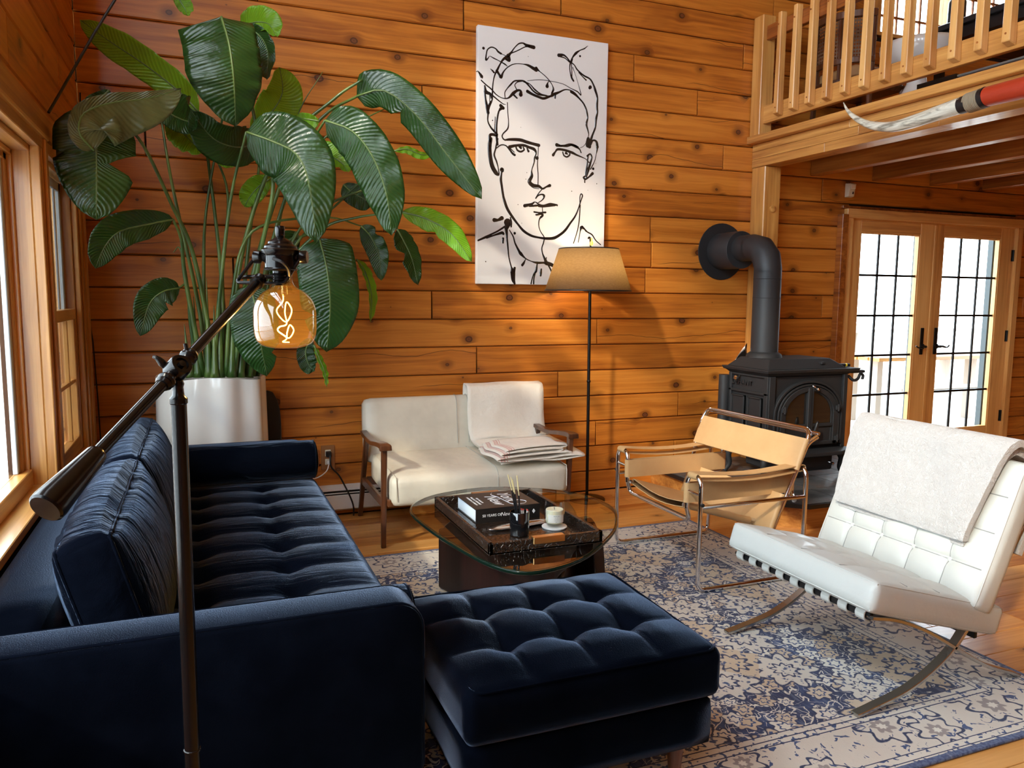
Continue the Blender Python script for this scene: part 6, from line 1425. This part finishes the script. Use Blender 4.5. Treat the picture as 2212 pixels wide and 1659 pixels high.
# middle hanging leaves
L([(532,285,4.05),(590,306,4.0),(642,335,3.95),(668,400,3.92),(684,524,3.95)], .165, .150, M_leaf, twist=-.1, fold=-.12, base=.30, tip=.55, ripple=.009)
L([(650,345,4.15),(700,335,4.1),(735,350,4.05),(752,372,4.0)], .04, .07, M_leafb, twist=.3)
L([(702,260,3.9),(762,284,3.85),(806,340,3.82),(835,420,3.82),(846,508,3.86)], .125, .105, M_leaf, twist=-.15, fold=-.10, base=.22, tip=.55, ripple=.009)
L([(690,262,4.1),(668,258,4.12),(652,256,4.15),(640,250,4.2)], .03, .07, M_leafb); L([(680,300,4.3),(665,310,4.3),(650,318,4.3),(640,322,4.3)], .04, .03, M_leafb)
L([(733,290,4.3),(738,270,4.3),(738,250,4.3),(732,228,4.3)], .018, .02, M_leafb)
L([(852,326,4.3),(880,322,4.3),(910,334,4.3),(940,332,4.3)], .03, .016, M_leafb, twist=.3)
L([(770,208,4.3),(830,196,4.22),(900,250,4.15),(970,340,4.1),(1041,430,4.05)], .085, .105, M_leaf, twist=(.1, -.1), fold=-.15, base=.12, tip=.65, tears=((.42, 1, .03, .5),))
L([(868,458,4.1),(920,472,4.05),(975,505,4.0),(1019,566,3.95)], .06, .065, M_leafb, twist=.2, fold=-.2, tears=((.5, 1, .06, .3),))
# behind the bulb
L([(690,515,4.3),(706,580,4.25),(713,660,4.25),(706,760,4.3)], .155, .155, M_leaf, fold=-.06, base=.18, tip=.6, tears=((.75, 1, .04, .4),))
L([(540,612,4.2),(556,680,4.15),(563,740,4.15),(577,812,4.2)], .135, .10, M_leaf, fold=-.1, base=.25, tip=.5, tears=((.78, -1, .04, .5),))
# stems
S = stem
for a in (
 ([(452,812,4.50),(425,640,4.50),(372,400,4.40),(345,235,4.45)], .013, .0055), ([(470,812,4.45),(420,560,4.35),(370,440,4.25),(300,300,4.0),(222,240,3.82)], .012, .0055),
 ([(480,812,4.55),(478,600,4.55),(446,320,4.60),(430,243,4.5)], .012, .006), ([(495,812,4.6),(480,600,4.6),(492,420,4.6),(448,300,4.6)], .012, .005),
 ([(430,812,4.50),(412,700,4.45),(405,620,4.40),(388,620,4.35)], .013, .005), ([(440,812,4.42),(400,600,4.35),(392,520,4.28),(374,474,4.2)], .013, .0055),
 ([(500,812,4.55),(520,560,4.5),(600,330,4.4),(720,215,4.32),(783,172,4.25)], .014, .0065), ([(515,812,4.5),(545,600,4.45),(625,350,4.35),(700,250,4.3),(775,206,4.3)], .014, .0065),
 ([(460,812,4.40),(478,600,4.3),(500,420,4.2),(532,285,4.05)], .013, .0055), ([(520,812,4.45),(560,560,4.3),(590,400,4.15),(560,300,4.2),(515,100,4.1),(478,36,4.05)], .013, .006),
 ([(530,812,4.5),(570,600,4.4),(612,440,4.3),(660,330,4.1),(702,260,3.9)], .012, .0055), ([(535,812,4.6),(575,600,4.6),(610,450,4.6),(640,260,4.5),(697,155,4.45)], .011, .0018),
 ([(545,812,4.5),(590,620,4.45),(690,500,4.35),(770,470,4.25),(868,458,4.1)], .012, .005), ([(548,812,4.55),(600,600,4.5),(680,460,4.5),(850,400,4.45),(858,495,4.4)], .011, .004),
 ([(550,812,4.6),(592,560,4.6),(655,510,4.5),(690,515,4.3)], .012, .005), ([(505,812,4.40),(520,700,4.35),(528,620,4.3),(540,612,4.2)], .013, .005),
 ([(445,812,4.6),(440,600,4.6),(450,420,4.6),(520,60,4.35)], .012, .005), ([(510,812,4.62),(540,500,4.62),(560,350,4.6),(545,288,4.55)], .012, .005),
 ([(540,812,4.45),(600,480,4.4),(690,310,4.35),(780,260,4.3),(846,228,4.3)], .010, .0025), ([(420,812,4.55),(408,640,4.5),(390,540,4.5),(374,545,4.5)], .010, .002),
 ([(556,812,4.55),(620,560,4.5),(740,430,4.5),(852,326,4.3)], .010, .004), ([(488,812,4.38),(500,650,4.35),(545,500,4.3),(700,470,4.4),(780,488,4.45)], .011, .004)): S(*a)
# thick leaf sheaths at the base
for px, pt, y_ in ((418,640,4.42), (446,600,4.40), (475,560,4.38), (505,590,4.38), (528,620,4.42), (550,680,4.5), (398,700,4.5), (462,660,4.36)):
    S([(px * .82 + 86, 815, y_), (px * .92 + 38, (815 + pt) / 2, y_), (px, pt, y_)], .022, .0015)
